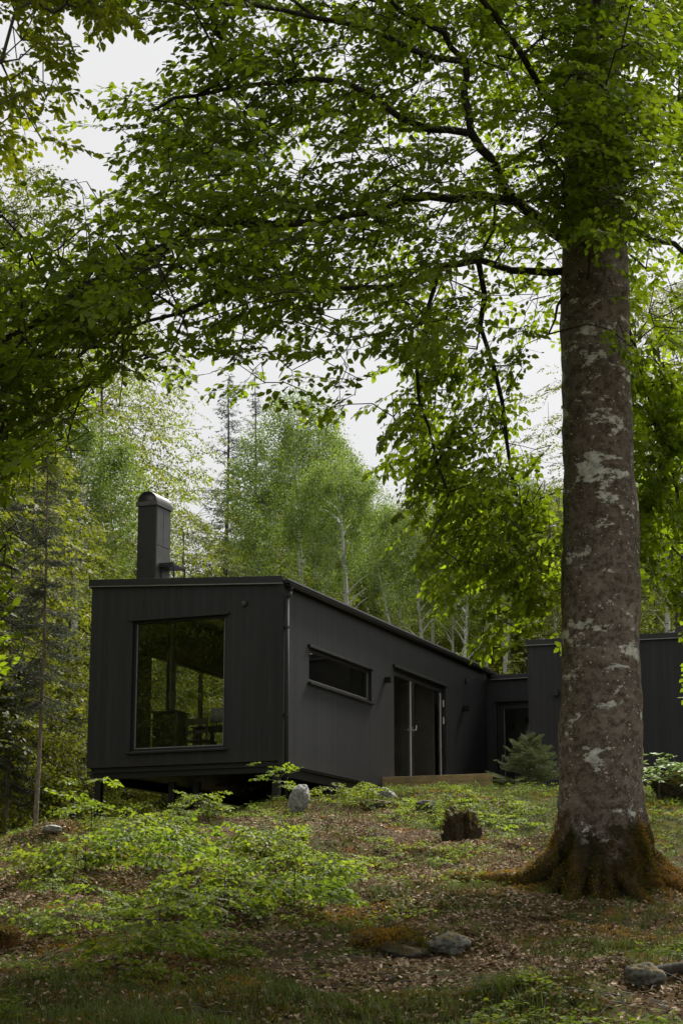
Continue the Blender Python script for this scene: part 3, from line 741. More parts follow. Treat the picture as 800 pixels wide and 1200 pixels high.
def moss_tufts(V, n, seed, size, bias, parent, name='moss', tmax=1.):
    """tiny shoots over the points V (n,3); bias(V)->weight, tint from noise"""
    r = np.random.default_rng(seed); wgt = bias(V); wgt = wgt/wgt.sum(); i = r.choice(len(V), n, p=wgt)
    P = V[i]+r.normal(0, .016, (n, 3)); ax = r.normal(0, .8, (n, 3)); c = V.mean(0); o = P-np.array([c[0], c[1], 0]); o[:, 2] = 0; o /= np.linalg.norm(o, axis=1, keepdims=True)+1e-6
    ax = ax+o*.7+np.array([0, 0, .5])
    t = tmax*np.clip((fbm(P[:, 0]*3.1+P[:, 2]*2+seed, P[:, 1]*3.1+P[:, 2]*1.3, 3)-.28)*1.9+r.normal(0, .12, n), 0, 1)
    LV, LF, LT = leaves(P, ax, r.normal(0, 1, (n, 3)), r.uniform(size*.6, size*1.3, n), 4, t, .8)
    link(name, npmesh(name, LV, LF, False, LT), M['moss'], parent)
def tb_bias(V):
    th = np.arctan2(V[:, 1], V[:, 0]); h = V[:, 2]+(fbm(th*4+3, V[:, 2]*1.5+4, 3)-.5)*.9
    return (1-sstep(.15, .62, h))*(V[:, 2] > -.12)*(.25+.75*sstep(.42, .56, fbm(th*5, V[:, 2]*4+9, 3)))*(V[:, 1] < .5)*(.22+.78*sstep(.2, .5, np.abs(V[:, 0])))+1e-9
moss_tufts(V, 30000, 5, .026, tb_bias, beech, tmax=.85)
for ri, (deg, r_0, r_1, L_, ra, bend) in enumerate([(186, .42, .30, 1.35, .115, .35), (205, .40, .3, .75, .07, -.5), (-128, .40, .3, .6, .07, .4), (-62, .38, .3, .6, .075, -.35), (-30, .42, .3, .6, .06, .3), (-2, .42, .3, 1.5, .13, -.25), (-14, .5, .3, 1.1, .07, -.55)]):
    pts = []; a = R(deg); q = Vector((math.cos(a)*r_0, math.sin(a)*r_0, 0)); n_ = 16
    for i in range(n_):
        t = i/(n_-1); g = Gf(TB.x+q.x, TB.y+q.y)-TB.z
        rr = ra*(1-.8*t)+.012; pts.append((q.x, q.y, g+rr*(.45-.9*t)+.16*max(0, 1-t*3.2)*(ra/.1), rr))
        a += bend*1.6/n_+random.gauss(0, .10); q = q+Vector((math.cos(a), math.sin(a), 0))*L_/n_
    P_ = np.array(pts); kk = 14; VV = []
    for i in range(n_):
        d_ = P_[min(i+1, n_-1), :2]-P_[max(i-1, 0), :2]; d_ /= np.linalg.norm(d_)+1e-9
        for j in range(kk):
            th = 2*math.pi*j/kk; rr = P_[i, 3]*(1+.22*mnoise.noise(Vector((i*.6, math.cos(th)*1.4+ri*5, math.sin(th)*1.4)))); c_ = math.cos(th)*rr
            VV.append((P_[i, 0]-d_[1]*c_, P_[i, 1]+d_[0]*c_, P_[i, 2]+math.sin(th)*rr*1.15))
    VV = np.array(VV); i_ = np.arange(n_-1)[:, None]*kk; j_ = np.arange(kk)[None]
    QQ = np.stack([i_+j_, i_+(j_+1) % kk, i_+kk+(j_+1) % kk, i_+kk+j_], -1).reshape(-1, 4)
    ro = link('root', npmesh('root', VV, QQ, True), M['bark_beech'], beech)
    top = VV[np.arange(len(VV)) % kk < kk//2+1]; n3 = int(2600*L_)
    ii = rng.integers(0, len(top), n3); jj = np.minimum(ii+rng.integers(0, 2, n3)*1, len(top)-1); f_ = rng.random((n3, 1))
    sm = top[ii]*(1-f_)+top[np.minimum(ii+kk//2+1, len(top)-1)]*f_
    LV_, LF_, LT_ = leaves(sm+rng.normal(0, .008, sm.shape), rng.normal(0, .7, sm.shape)+np.array([0, 0, .6]), rng.normal(0, 1, sm.shape), rng.uniform(.014, .03, n3), 4, np.clip([.6, .4, .25, .3, .4, .65, .5, .5][ri % 8]+rng.normal(0, .2, n3), 0, 1), .8)
    link('moss', npmesh('moss', LV_, LF_, False, LT_), M['moss'], ro)
# limbs (u, v, distance) -> nodes
def LP(*a): return [at(*p) for p in a]
limbs = [
    (.16, LP((690, 300, 18), (668, 282, 17.95), (640, 264, 17.8), (610, 240, 17.5), (585, 205, 17.3), (578, 186, 17.2), (550, 156, 17.), (546, 110, 16.9), (546, 72, 16.8), (515, 42, 16.5), (470, 10, 16.2), (400, -50, 15.8))),
    (.10, LP((600, 235, 17.4), (560, 233, 17.1), (500, 232, 16.7), (440, 245, 16.3), (380, 262, 15.9), (310, 262, 15.4), (240, 262, 15.), (160, 300, 14.6), (90, 340, 14.3), (20, 390, 14.1), (-60, 430, 13.8))),
    (.09, LP((680, 318, 18), (640, 318, 17.9), (600, 316, 17.8), (560, 305, 17.5), (515, 312, 17.2), (480, 330, 17.), (420, 338, 16.5), (350, 342, 16.), (280, 335, 15.6), (210, 365, 15.2), (140, 390, 14.8))),
    (.05, LP((515, 312, 17.2), (500, 370, 17.3), (490, 430, 17.4), (500, 500, 17.6), (520, 580, 17.8))),
    (.06, LP((560, 305, 17.5), (565, 380, 17.9), (585, 470, 18.3), (600, 560, 18.6), (615, 640, 18.8), (628, 700, 18.9))),
    (.035, LP((672, 335, 17.9), (658, 350, 17.8), (652, 372, 17.8), (640, 390, 17.7))),
    (.09, LP((705, 265, 18.1), (740, 268, 18.4), (790, 290, 18.8), (850, 330, 19.2), (930, 400, 19.6))),
    (.07, LP((715, 330, 18.2), (740, 400, 18.9), (765, 480, 19.3), (790, 560, 19.6), (800, 600, 19.8))),
    (.08, LP((700, 200, 18.2), (760, 160, 18.6), (830, 120, 19.1), (930, 60, 19.8))),
    (.10, LP((696, 180, 18.), (640, 110, 17.2), (580, 20, 16.4), (500, -90, 15.5), (400, -220, 14.6))),
    (.08, LP((550, 156, 17.), (500, 150, 16.6), (430, 110, 16.2), (370, 90, 15.8), (300, 100, 15.4), (230, 110, 15.0), (180, 130, 14.8))),
    (.07, LP((546, 72, 16.8), (480, 60, 16.3), (410, 30, 15.9), (330, 10, 15.4), (250, 0, 15.))),
    (.10, LP((700, 60, 18.), (760, -40, 18.), (850, -160, 17.8), (960, -260, 17.5))),
    (.10, LP((697, 40, 18.1), (650, -80, 19.), (560, -220, 20.3), (480, -330, 21.5))),
    (.10, LP((700, 100, 18.1), (760, 30, 19.4), (820, -40, 20.8), (900, -120, 22.))),
    (.10, LP((700, 20, 17.8), (700, -120, 16.6), (690, -320, 15.2), (680, -520, 14.))),
]
nodes = []; par = []; fix = []
for zz in np.arange(6.2, 16.4, .5):
    cx, cy = tpath(zz); nodes.append((TB.x+cx, TB.y+cy, TB.z+zz)); par.append(len(nodes)-2); fix.append(trad(zz)*.9)
par[0] = -1; ntr = len(nodes)
for r, pts in limbs:
    a = np.array(nodes); j = int(np.argmin(np.linalg.norm(a-np.array(pts[0]), axis=1))); prev = j
    # resample softly
    P = [pts[0]]
    for p, q in zip(pts[:-1], pts[1:]):
        for s in (.5, 1.): P.append(p.lerp(q, s)+Vector(rng.normal(0, .02, 3)))
    for i, p in enumerate(P):
        nodes.append(tuple(p)); par.append(prev); prev = len(nodes)-1; fix.append(r*.42*(1-.85*i/len(P))+.006)
MASK = np.array([
 [0, 0, 0, 0, .55, 1, 1, 1, 1, .9, 1, 1, 1, 1, 1, 1],
 [0, 0, 0, 0, .75, 1, 1, 1, .9, .9, .9, .8, .6, .9, 1, 1],
 [0, 0, .1, .60, 1, 1, 1, 1, .8, .9, .8, .5, .7, .8, .9, .9],
 [0, 0, 0, .45, .9, 1, 1, 1, .5, .5, .6, .8, .8, .7, .9, .9],
 [0, .2, .4, .5, .9, 1, 1, 1, .9, .8, .7, .9, 1, 1, .9, .9],
 [.4, .7, .9, 1, 1, 1, 1, 1, 1, .9, .6, .6, .9, 1, .9, .9],
 [.8, 1, 1, 1, 1, 1, 1, .9, .8, .8, .8, .8, .8, .6, .7, .8],
 [1, 1, 1, .9, .45, .35, .4, .45, .55, .8, .8, .8, .7, .4, .8, .9],
 [1, 1, .45, .05, .08, .22, .05, .12, .2, .75, .8, .7, .35, .05, .8, .9],
 [1, .5, .05, 0, 0, 0, 0, .12, .25, .75, .8, .6, .0, 0, .8, 1],
 [.8, .15, 0, 0, 0, 0, 0, 0, .08, .7, .75, .55, .12, 0, .8, 1],
 [.2, 0, 0, 0, 0, 0, 0, 0, 0, .55, .7, .75, .65, .05, .8, .9],
 [0, 0, 0, 0, 0, 0, 0, 0, 0, .25, .55, .7, .8, .3, .6, .7],
 [0, 0, 0, 0, 0, 0, 0, 0, 0, .0, .3, .75, 1, .5, .1, .2],
 [0, 0, 0, 0, 0, 0, 0, 0, 0, 0, .05, .35, .8, .2, 0, 0],
 [0, 0, 0, 0, 0, 0, 0, 0, 0, 0, 0, 0, .02, 0, 0, 0]])
MASK[4:10, 0:5] *= .72; MASK[0:5, 4:10] *= .88
def mask(u, v):
    x = np.clip(u/50-.5, 0, 14.999); y = np.clip(v/50-.5, 0, 14.999)
    i = x.astype(int); j = y.astype(int); fx = x-i; fy = y-j
    m = (MASK[j, i]*(1-fx)+MASK[j, i+1]*fx)*(1-fy)+(MASK[j+1, i]*(1-fx)+MASK[j+1, i+1]*fx)*fy
    m = np.where(v > 800, 0, m)
    return m
# canopy is layered: noise shells decide where foliage plates lie
def crown_points(n):
    out = []
    while sum(len(o) for o in out) < n:
        k = 60000
        u = rng.uniform(-140, 860, k); v = rng.uniform(-330, 800, k)
        Y = rng.uniform(12.8, 22, k)
        ctr = np.interp(u, [0, 300, 560, 700, 800], [14.6, 15.8, 17.6, 18.8, 19.3])
        ctr = np.where((v > 420) & (u > 400) & (u < 660), 18.2, ctr)
        ctr = np.where((np.abs(u-700) < 80) & (v < 275) & (rng.random(k) < .75), 16.6, ctr)
        w = np.where((v > 420) & (u > 380), .6, 1.7)
        Y = ctr+rng.normal(0, 1, k)*w*.7
        a = 600-v
        D = np.stack([u-400, F_PX*CP-a*SP, F_PX*SP+a*CP], 1); P = D/D[:, 1:2]*Y[:, None]
        inside = (u > -5) & (u < 805) & (v > -5)
        pr = np.where(inside, mask(u, v), .5*sstep(-340, -60, v)+.2)
        pr = np.where((u < 0) & (v < 230), .0, pr); pr = np.where((np.abs(u-700) < 80) & (v < 275) & (v > 0), 2., pr)
        # clumps
        cl = .5+3.2*(fbm(P[:, 0]*1.2+P[:, 2]*.3, P[:, 2]*2.3+P[:, 1]*.3, 2)-.42)
        pr = pr*np.clip(cl, .10, 1.2)
        dens = (Y/15)**2*.0+1
        ok = rng.random(k) < pr*dens
        # keep the bare stem clear
        infr = (np.abs(u-700) < 62) & (v > 285) & (Y < 18.6)
        edge = (u > 722) & (u < 765) & (v > 285) & (v < 520) & (rng.random(k) < .6)
        ok &= ~(infr & ~edge)
        ok &= ~((np.abs(u-652) < 26) & (v > 420) & (Y < 18.6) & (v < 640))
        out.append(P[ok])
    return np.concatenate(out)[:n]
NSP = 3600
cp = crown_points(NSP)
cp = np.concatenate([cp, np.array([tuple(at(rng.uniform(640, 765), rng.uniform(-15, 262), rng.uniform(16.2, 17.3))) for _ in range(130)])])
# crown above and behind the frame
k = 1500
th = rng.uniform(0, 2*np.pi, k); rad = 7.2*np.sqrt(rng.random(k)); zz = rng.uniform(8, 18, k)
Pb = np.stack([TB.x+rad*np.cos(th), TB.y+rad*np.sin(th), TB.z+zz-.05*rad**2], 1)
uu, vv, dd = project(Pb)
inf = (uu > -120) & (uu < 920) & (vv > -90)
keep = ~inf & (rad < 7.4*np.sqrt(np.clip(1-((zz-9)/9.5)**2, 0.02, 1)))
Pb = Pb[keep]
allp = np.concatenate([cp, Pb])
cxy = allp-np.array(TB); az = np.arctan2(cxy[:, 1], cxy[:, 0])+rng.normal(0, .8, len(allp))
uu, vv, dd = project(allp)
hang = (vv > 380) & (uu > 400)
droop = np.where(hang, rng.uniform(.4, 1.15, len(allp)), rng.normal(.22, .22, len(allp)))
roll = rng.normal(0, .32, len(allp))
sc = rng.uniform(.75, 1.15, len(allp)); sc = np.where(hang, sc*.8, sc)
def centre(P, az, droop, sc, k=.34):
    return P-np.stack([np.cos(az)*np.cos(droop), np.sin(az)*np.cos(droop), -np.sin(droop)], 1)*(sc*k)[:, None]
allp = centre(allp, az, droop, sc)
def dvec(az, dr): return np.stack([np.cos(az)*np.cos(dr), np.sin(az)*np.cos(dr), -np.sin(dr)], 1)
arr, pa = attach(allp, nodes, par, sag=.03, seg=.22, jit=.015, up=.15, dirs=dvec(az, droop))
V1, Q1 = skeleton(arr, pa, rtip=.0040, expo=.40, fixed=np.array(fix), k=6, rmax=.07)
rel = np.array(TB)
LV, LF, LT, tw = sprays(allp, az, droop, roll, sc, 6, lsize=1.1)
tv, tq = tubes(tw[0], tw[1], tw[2]*1.0, tw[2]*.6, 3)
wv, wq, _ = join([(V1, Q1), (tv, tq)])
link('branches', npmesh('branches', wv-rel, wq, True), M['bark_dark'], beech)
link('crown', npmesh('crown', LV-rel, LF, False, LT), M['leaf_beech'], beech)
print('beech leaves', len(LF)//2)

# neighbour on the left whose outer sprays come into the top-left corner
nb = at(-330, 900, 13.5); nb.z = Gf(nb.x, nb.y)
tree2 = empty('beech_tree', nb, 0, label='neighbouring beech whose sparse yellow-green sprays dip into the top left corner', cat='tree')
rel = np.array(nb)
nn = [(nb.x, nb.y, nb.z+z) for z in np.arange(0, 13, .6)]; pp = list(range(-1, len(nn)-1)); ff = [max(.04, .2-.0125*z) for z in np.arange(0, 13, .6)]
k = 900
th = rng.uniform(0, 2*np.pi, k); rad = 5.5*np.sqrt(rng.random(k)); zz = rng.uniform(6, 14, k)
Pn = np.stack([nb.x+rad*np.cos(th), nb.y+rad*np.sin(th), nb.z+zz], 1); uu, vv, dd = project(Pn)
Pn = Pn[~((uu > -40) & (uu < 850) & (vv > -60) & (vv < 1250))][:520]
cor = []
for (u, v, n, s) in ((20, 5, 8, 20), (75, 20, 16, 28), (60, 60, 9, 18), (120, 12, 9, 22), (150, 25, 5, 15), (10, 95, 6, 18), (45, 130, 5, 22), (15, 165, 4, 14), (90, 110, 2, 20), (70, 160, 2, 18), (20, 190, 2, 10), (-60, 40, 20, 30), (60, -70, 30, 50)):
    for i in range(n): cor.append(at(u+random.gauss(0, s), v+random.gauss(0, s*.7), random.uniform(13, 15.5)))
Pn = np.concatenate([Pn, np.array([tuple(c) for c in cor])])
c = Pn-rel; az = np.arctan2(c[:, 1], c[:, 0])+rng.normal(0, .7, len(Pn)); dr2 = rng.normal(.45, .3, len(Pn)); sc2 = rng.uniform(.5, .8, len(Pn))
Pn = centre(Pn, az, dr2, sc2)
a2, p2 = attach(Pn, nn, pp, sag=.03, seg=.25, jit=.015, up=.1, dirs=dvec(az, dr2))
V1, Q1 = skeleton(a2, p2, .005, .42, np.array(ff), 6, .12)
LV, LF, LT, tw = sprays(Pn, az, dr2, rng.normal(0, .3, len(Pn)), sc2, 6, tint0=np.full(len(Pn), 1.))
tv, tq = tubes(tw[0], tw[1], tw[2], tw[2]*.6, 3); wv, wq, _ = join([(V1, Q1), (tv, tq)])
link('branches', npmesh('branches', wv-rel, wq, True), M['bark_grey'], tree2); link('crown', npmesh('crown', LV-rel, LF, False, LT), M['leaf_beech'], tree2)

# ------------------------------------------------------------------ generic trees
def trunk_line(Ht, lean=.02, wob=.12, step=.7, seed=0):
    r = np.random.default_rng(seed); ph = r.random(4)*6
    zs = np.arange(0, Ht+.01, step)
    return np.stack([lean*zs+wob*np.sin(zs*.35+ph[0]), wob*np.sin(zs*.28+ph[1]), zs], 1)
def beech_mid(seed, Ht=15, rad=4.6, base=.12, n=900, ls=1.15, r0=.16):
    r = np.random.default_rng(seed); tl = trunk_line(Ht*.96, .01, .15, .7, seed)
    k = n*6
    z = r.uniform(base, 1., k); th = r.uniform(0, 6.283, k)
    prof = np.sin(np.clip((z-base)/(1-base), 0, 1)**.75*np.pi)**.6
    q = np.sqrt(r.random(k))*prof
    lay = .5+.5*np.sin(z*Ht*2.6+th*1.5)                        # horizontal layers
    ok = r.random(k) < (.25+.75*lay)*(.35+.65*q)
    z, th, q = z[ok][:n], th[ok][:n], q[ok][:n]
    P = np.stack([q*rad*np.cos(th), q*rad*np.sin(th), z*Ht-.1*(q*rad)], 1)
    ff = np.interp(np.arange(len(tl)), [0, len(tl)-1], [r0, .03])
    a, p = attach(P, tl, list(range(-1, len(tl)-1)), .04, .6, .05, .5)
    V, Q = skeleton(a, p, .0042, .40, ff, 5, .05)
    az = th+r.normal(0, .5, len(P))
    LV, LF, LT, tw = sprays(P, az, r.normal(.25, .18, len(P)), r.normal(0, .2, len(P)), r.uniform(.9, 1.45, len(P)), 4, False, lsize=ls)
    return npmesh('trunk', V, Q, True), npmesh('crown', LV, LF, False, LT)
def clump_leaves(C, per, sig, size, seed, flat=1., droop=.4, shape=4):
    r = np.random.default_rng(seed); n = len(C)*per
    P = np.repeat(C, per, 0)+r.normal(0, 1, (n, 3))*np.array([sig, sig, sig*flat])
    ax = r.normal(0, 1, (n, 3)); ax[:, 2] = -droop+ax[:, 2]*.5; nm = r.normal(0, .6, (n, 3))+np.array([0, 0, 1.])
    t = np.clip(np.repeat(r.random(len(C)), per)*.5+r.random(n)*.5, 0, 1)
    return leaves(P, ax, nm, size*r.uniform(.7, 1.25, n), shape, t, 1.1)
def birch(seed, Ht=17, rad=2.4, base=.3, n=420, per=85, fork=None, leafs=.09, r0=.11, lean=.01, dens=1.):
    r = np.random.default_rng(seed); tl = trunk_line(Ht*.98, lean, .18, .6, seed)
    nodes = [tuple(x) for x in tl]; pr = list(range(-1, len(tl)-1)); ff = list(np.interp(np.arange(len(tl)), [0, len(tl)-1], [r0, .015]))
    if fork:
        fz, fa, fl = fork; j = int(fz/.6); prev = j; p = np.array(tl[j])
        for i in range(int(fl/.6)):
            p = p+np.array([math.cos(fa)*(.24-.012*i), math.sin(fa)*.2, .56]); nodes.append(tuple(p)); pr.append(prev); prev = len(nodes)-1; ff.append(r0*.55*(1-i/(fl/.6+1))+.01)
    # ascending limbs
    for i in range(16):
        z0 = r.uniform(base*.8, .9)*Ht; j = min(int(z0/.6), len(tl)-1); a = r.uniform(0, 6.28); L = r.uniform(.5, 1.)*rad*1.2*(1.15-z0/Ht); p = np.array(tl[j]); prev = j
        m_ = max(2, int(L/.4))
        for s in range(m_):
            p = p+np.array([math.cos(a), math.sin(a), 1.5-1.3*s/m_])*L/m_*.75; nodes.append(tuple(p)); pr.append(prev); prev = len(nodes)-1; ff.append(.03*(1-s/m_)+.006)
    z = r.uniform(base, 1., n*3); th = r.uniform(0, 6.283, n*3)
    prof = np.sin(np.clip((z-base)/(1.04-base), 0, 1)**.8*np.pi)**.65
    q = r.random(n*3)**.42*prof
    ok = r.random(n*3) < (.15+.85*q)*np.clip((z-base)/.3+.12, 0, 1)
    z, th, q = z[ok][:n], th[ok][:n], q[ok][:n]
    cx = np.interp(z*Ht, tl[:, 2], tl[:, 0]); cy = np.interp(z*Ht, tl[:, 2], tl[:, 1])
    P = np.stack([cx+q*rad*np.cos(th), cy+q*rad*np.sin(th), z*Ht], 1)
    a, p = attach(P, nodes, pr, .08, .6, .05, .3)
    V, Q = skeleton(a, p, .005, .4, np.array(ff), 5, .05)
    # leaves hang in short curtains below each twig end
    LV, LF, LT = clump_leaves(P-np.array([0, 0, .12]), int(per*dens), .15, leafs, seed+7, 1.6, .8)
    return npmesh('trunk', V, Q, True), npmesh('crown', LV, LF, False, LT)
def broad(seed, Ht=8, rad=2.8, base=.05, n=330, per=130, leafs=.08, r0=.06, sig=.26):
    r = np.random.default_rng(seed); tl = trunk_line(Ht*.9, .02, .15, .6, seed)
    z = r.uniform(base, 1., n*4); th = r.uniform(0, 6.283, n*4)
    prof = np.sqrt(np.clip(1-((z-.42)/.6)**2, 0, 1)); q = r.random(n*4)**.4*prof
    ok = r.random(n*4) < .3+.7*fbm(th*2+seed, z*6, 2)
    z, th, q = z[ok][:n], th[ok][:n], q[ok][:n]
    P = np.stack([q*rad*np.cos(th), q*rad*np.sin(th), z*Ht], 1)
    a, p = attach(P, tl, list(range(-1, len(tl)-1)), .04, .6, .05, .4)
    V, Q = skeleton(a, p, .005, .42, np.interp(np.arange(len(tl)), [0, len(tl)-1], [r0, .015]), 5, .06)
    LV, LF, LT = clump_leaves(P, per, sig*.72, leafs, seed+3, .55, .25)
    return npmesh('trunk', V, Q, True), npmesh('crown', LV, LF, False, LT)
def spruce(seed, Ht=18, rad=2.6, base=.12, whorl=.38, nb_=6, step=.16, nl=.13, nw=.022, sparse=1., r0=.14, bare=0., droopk=.35, tuft=4):
    r = np.random.default_rng(seed); tl = trunk_line(Ht, .0, .06, .8, seed)
    E0, E1, Ra, Rb = [], [], [], []; NP_, NA = [], []
    z = base*Ht
    while z < Ht*.985:
        f = (z-base*Ht)/(Ht*(1-base)); L = rad*(1-f)**.8*(.55+.45*min(1, f*6+.4))
        for b in range(nb_):
            if r.random() > sparse: continue
            a = r.uniform(0, 6.283); l = L*r.uniform(.65, 1.12); k = max(3, int(l/.35)); p = np.array([np.interp(z, tl[:, 2], tl[:, 0]), np.interp(z, tl[:, 2], tl[:, 1]), z+r.uniform(-.15, .15)])
            el0 = .25+.5*f-droopk*(1-f); pts = [p]
            for s in range(k):
                t = (s+1)/k; el = el0-.7*droopk*math.sin(t*2.2)+.45*t*t*droopk*2
                p = p+np.array([math.cos(a)*math.cos(el), math.sin(a)*math.cos(el), math.sin(el)])*l/k; pts.append(p)
            pts = np.array(pts); rr = np.linspace(.006+.006*l, .002, k+1)
            E0.append(pts[:-1]); E1.append(pts[1:]); Ra.append(rr[:-1]); Rb.append(rr[1:])
            seg = l/k; ts = np.arange(.12 if bare == 0 else bare, 1., step/l)
            for t in ts:
                q = pts[min(int(t*k), k-1)]*(1-(t*k) % 1)+pts[min(int(t*k)+1, k)]*((t*k) % 1)
                for sg in (-1, 1):
                    if r.random() > .92: continue
                    tl_ = (.12+.42*l*(1-t)*.55)*r.uniform(.7, 1.2); a2 = a+sg*R(r.uniform(40, 70)); dz = -r.uniform(.1, .75)*droopk*2
                    dv = np.array([math.cos(a2), math.sin(a2), dz]); dv /= np.linalg.norm(dv)
                    E0.append(q[None]); E1.append((q+dv*tl_)[None]); Ra.append(np.array([.003])); Rb.append(np.array([.0015]))
                    m_ = max(2, int(tl_/(nl*.38)))
                    s = (np.arange(m_)+.3)/m_
                    NP_.append(q+dv*(s*tl_)[:, None]); NA.append(np.repeat(dv[None], m_, 0))
        z += whorl*r.uniform(.75, 1.2)*(1-.45*f)
    V1, Q1 = tubes(np.concatenate(E0), np.concatenate(E1), np.concatenate(Ra), np.concatenate(Rb), 3)
    rr = np.interp(np.arange(len(tl)), [0, len(tl)-1], [r0, .012])
    V2, Q2 = tubes(tl[:-1], tl[1:], rr[:-1], rr[1:], 9)
    P = np.repeat(np.concatenate(NP_), tuft, 0); A = np.repeat(np.concatenate(NA), tuft, 0)
    A = A+r.normal(0, .55, A.shape); n = len(P); N = r.normal(0, 1, (n, 3))
    a_, s_, n_ = frame(A, N)
    l = (nl*r.uniform(.7, 1.2, n))[:, None]
    V = np.stack([P, P+a_*l*.5+s_*nw*.5, P+a_*l, P+a_*l*.5-s_*nw*.5], 1).reshape(-1, 3)
    F = np.arange(n*4).reshape(-1, 4)
    return npmesh('trunk', *join([(V1, Q1), (V2, Q2)])[:2], True), npmesh('crown', V, F, False, np.repeat(r.random(n), 4)), len(F)

PRO = {}
for s in (21, 22, 23): PRO['beech%d' % (s-21)] = (beech_mid(s, n=[1600, 1500, 1700][s-21], rad=[4.6, 5.2, 4.2][s-21]), M['bark_grey'], M['leaf_far'], 15.)
PRO['birch0'] = (birch(31, rad=3.2, base=.42, n=520, r0=.22, fork=(6.5, -.5, 6)), M['bark_birch'], M['leaf_birch'], 17.)
PRO['birch1'] = (birch(32, rad=2.8, base=.6, n=400, r0=.28), M['bark_birch'], M['leaf_birch'], 17.)
PRO['birch2'] = (birch(33, rad=2.6, base=.6, n=330, fork=(5.2, .4, 9), r0=.19), M['bark_birch'], M['leaf_birch'], 17.)
PRO['birch3'] = (birch(34, rad=2.2, base=.64, n=260, fork=(7.2, 2.9, 8), r0=.19), M['bark_birch'], M['leaf_birch'], 17.)
for s in (41, 42, 43): PRO['broad%d' % (s-41)] = (broad(s), M['bark_grey'], M['leaf_far'], 8.)
_s = spruce(51, 18, 2.5, .15, nl=.15, nw=.026, sparse=.7, step=.22, whorl=.5, tuft=3); print('spruce far', _s[2]); PRO['spruce0'] = (_s[:2], M['bark_grey'], M['needle_hazed'], 18.)
_s = spruce(52, 18, 2.2, .15, nl=.15, nw=.026, sparse=.65, step=.24, whorl=.52, tuft=3); PRO['spruce1'] = (_s[:2], M['bark_grey'], M['needle_hazed'], 18.)
_s = spruce(53, 10.5, 1.2, .3, nl=.07, nw=.012, sparse=.85, step=.085, whorl=.3, r0=.058, droopk=.5, tuft=3); print('spruce near', _s[2]); PRO['spruce2'] = (_s[:2], M['bark_spruce'], M['needle'], 10.5)
NAME = {'beech': ('beech_tree', 'tree'), 'birch': ('birch_tree', 'tree'), 'broad': ('young_beech', 'tree'), 'spruce': ('spruce_tree', 'tree')}
def tree(key, u, Y, vtop=None, label=None, group=None, rz=None, wide=1., x=None, H_=None):
    X = at(u, 900, Y).x if x is None else x
    z = Gf(X, Y)-.05
    (tm, cm), tmat, lmat, h0 = PRO[key]
    Ht = at(u, vtop, Y).z-z if vtop is not None else (H_ or h0)
    s = Ht/h0
    nm, cat = NAME[key.rstrip('0123456789')]
    e = empty(nm, (X, Y, z), random.uniform(0, 6.28) if rz is None else rz, label=label, cat=cat, group=group)
    e.scale = (s*wide, s*wide, s)
    link('trunk', tm, tmat, e); link('crown', cm, lmat, e)
    return e
# left edge
tree('spruce2', 43, 24, 470, 'slender spruce with a thin bare pale trunk standing at the left crest', rz=.4)
tree('beech0', -10, 45, 190, 'tall layered yellow-green beech rising behind the thin spruce at the left edge', rz=1., wide=.75)
tree('beech1', 105, 50, 330, 'layered pale green beech spreading behind the chimney', rz=2.4, wide=.7)
tree('beech2', -250, 31, 60, 'leafy beech cut off by the left picture edge', rz=.3)
tree('beech0', 75, 58, 330, 'green beech deep behind the cabin on the left', rz=4., wide=.8)
GL = 'broadleaf trees crowding the dark wood left of the cabin'
LL = 'bushy young beech in the dark wood between the left edge and the cabin'
for (k_, u, Y, vt_) in (('broad2', 30, 40, 740), ('broad0', 70, 42, 830), ('broad1', -60, 34, 690), ('broad2', 95, 47, 690), ('broad0', 30, 46, 620), ('broad1', 130, 48, 760),
                        ('broad2', 160, 50, 700), ('broad0', 200, 46, 830), ('broad1', 60, 54, 640), ('broad2', -10, 56, 560), ('broad0', 120, 58, 640), ('broad1', 235, 56, 790), ('broad2', 0, 42, 740)):
    tree(k_, u, Y, vt_, LL, GL)
tree('spruce2', 8, 33, 560, 'second greyish spruce fading into the wood at the far left edge', rz=2.)
tree('birch1', 84, 43, 500, 'slim pale trunk half hidden between the left spruce and the cabin')
tree('beech1', 205, 49, 600, 'low yellow-green beech showing just above the roof right of the chimney', rz=1.5)
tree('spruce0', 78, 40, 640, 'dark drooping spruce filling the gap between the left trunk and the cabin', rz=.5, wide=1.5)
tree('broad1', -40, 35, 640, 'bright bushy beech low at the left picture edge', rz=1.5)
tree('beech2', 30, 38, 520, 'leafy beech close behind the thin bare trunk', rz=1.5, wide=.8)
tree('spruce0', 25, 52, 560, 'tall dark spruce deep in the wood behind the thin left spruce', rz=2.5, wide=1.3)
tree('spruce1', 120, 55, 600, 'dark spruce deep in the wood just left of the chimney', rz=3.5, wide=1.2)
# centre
tree('spruce0', 260, 64, 435, 'thin haze-paled spruce against the sky, left of a close pair', wide=1.35)
tree('spruce1', 294, 58, 428, 'thin haze-paled spruce against the sky, right of a close pair', wide=1.1)
tree('birch0', 345, 54, 466, 'tallest white birch with a forked trunk above the cabin corner', rz=.3, wide=1.05)
tree('birch1', 404, 50, 545, 'straight white birch trunk rising above the middle of the long roof', wide=1.1)
tree('birch1', 368, 60, 505, 'hazy birch crown between the forked birch and the straight one')
tree('birch2', 496, 47, 590, 'white birch with dark marks above the double door', wide=1.1)
tree('birch3', 512, 52, 600, 'thin birch just right of the one above the double door')
tree('birch2', 546, 45, 610, 'forked pale birch with a narrow V trunk near the roof corner', rz=0.)
tree('birch3', 590, 50, 585, 'slim birch behind the hanging beech leaves above the low wing')
tree('birch1', 600, 56, 560, 'grey slim birch beside another behind the low wing')
tree('birch1', 655, 52, 600, 'birch almost hidden behind the big trunk')
tree('birch3', 640, 60, 570, 'pale birch seen through leaves left of the big trunk')
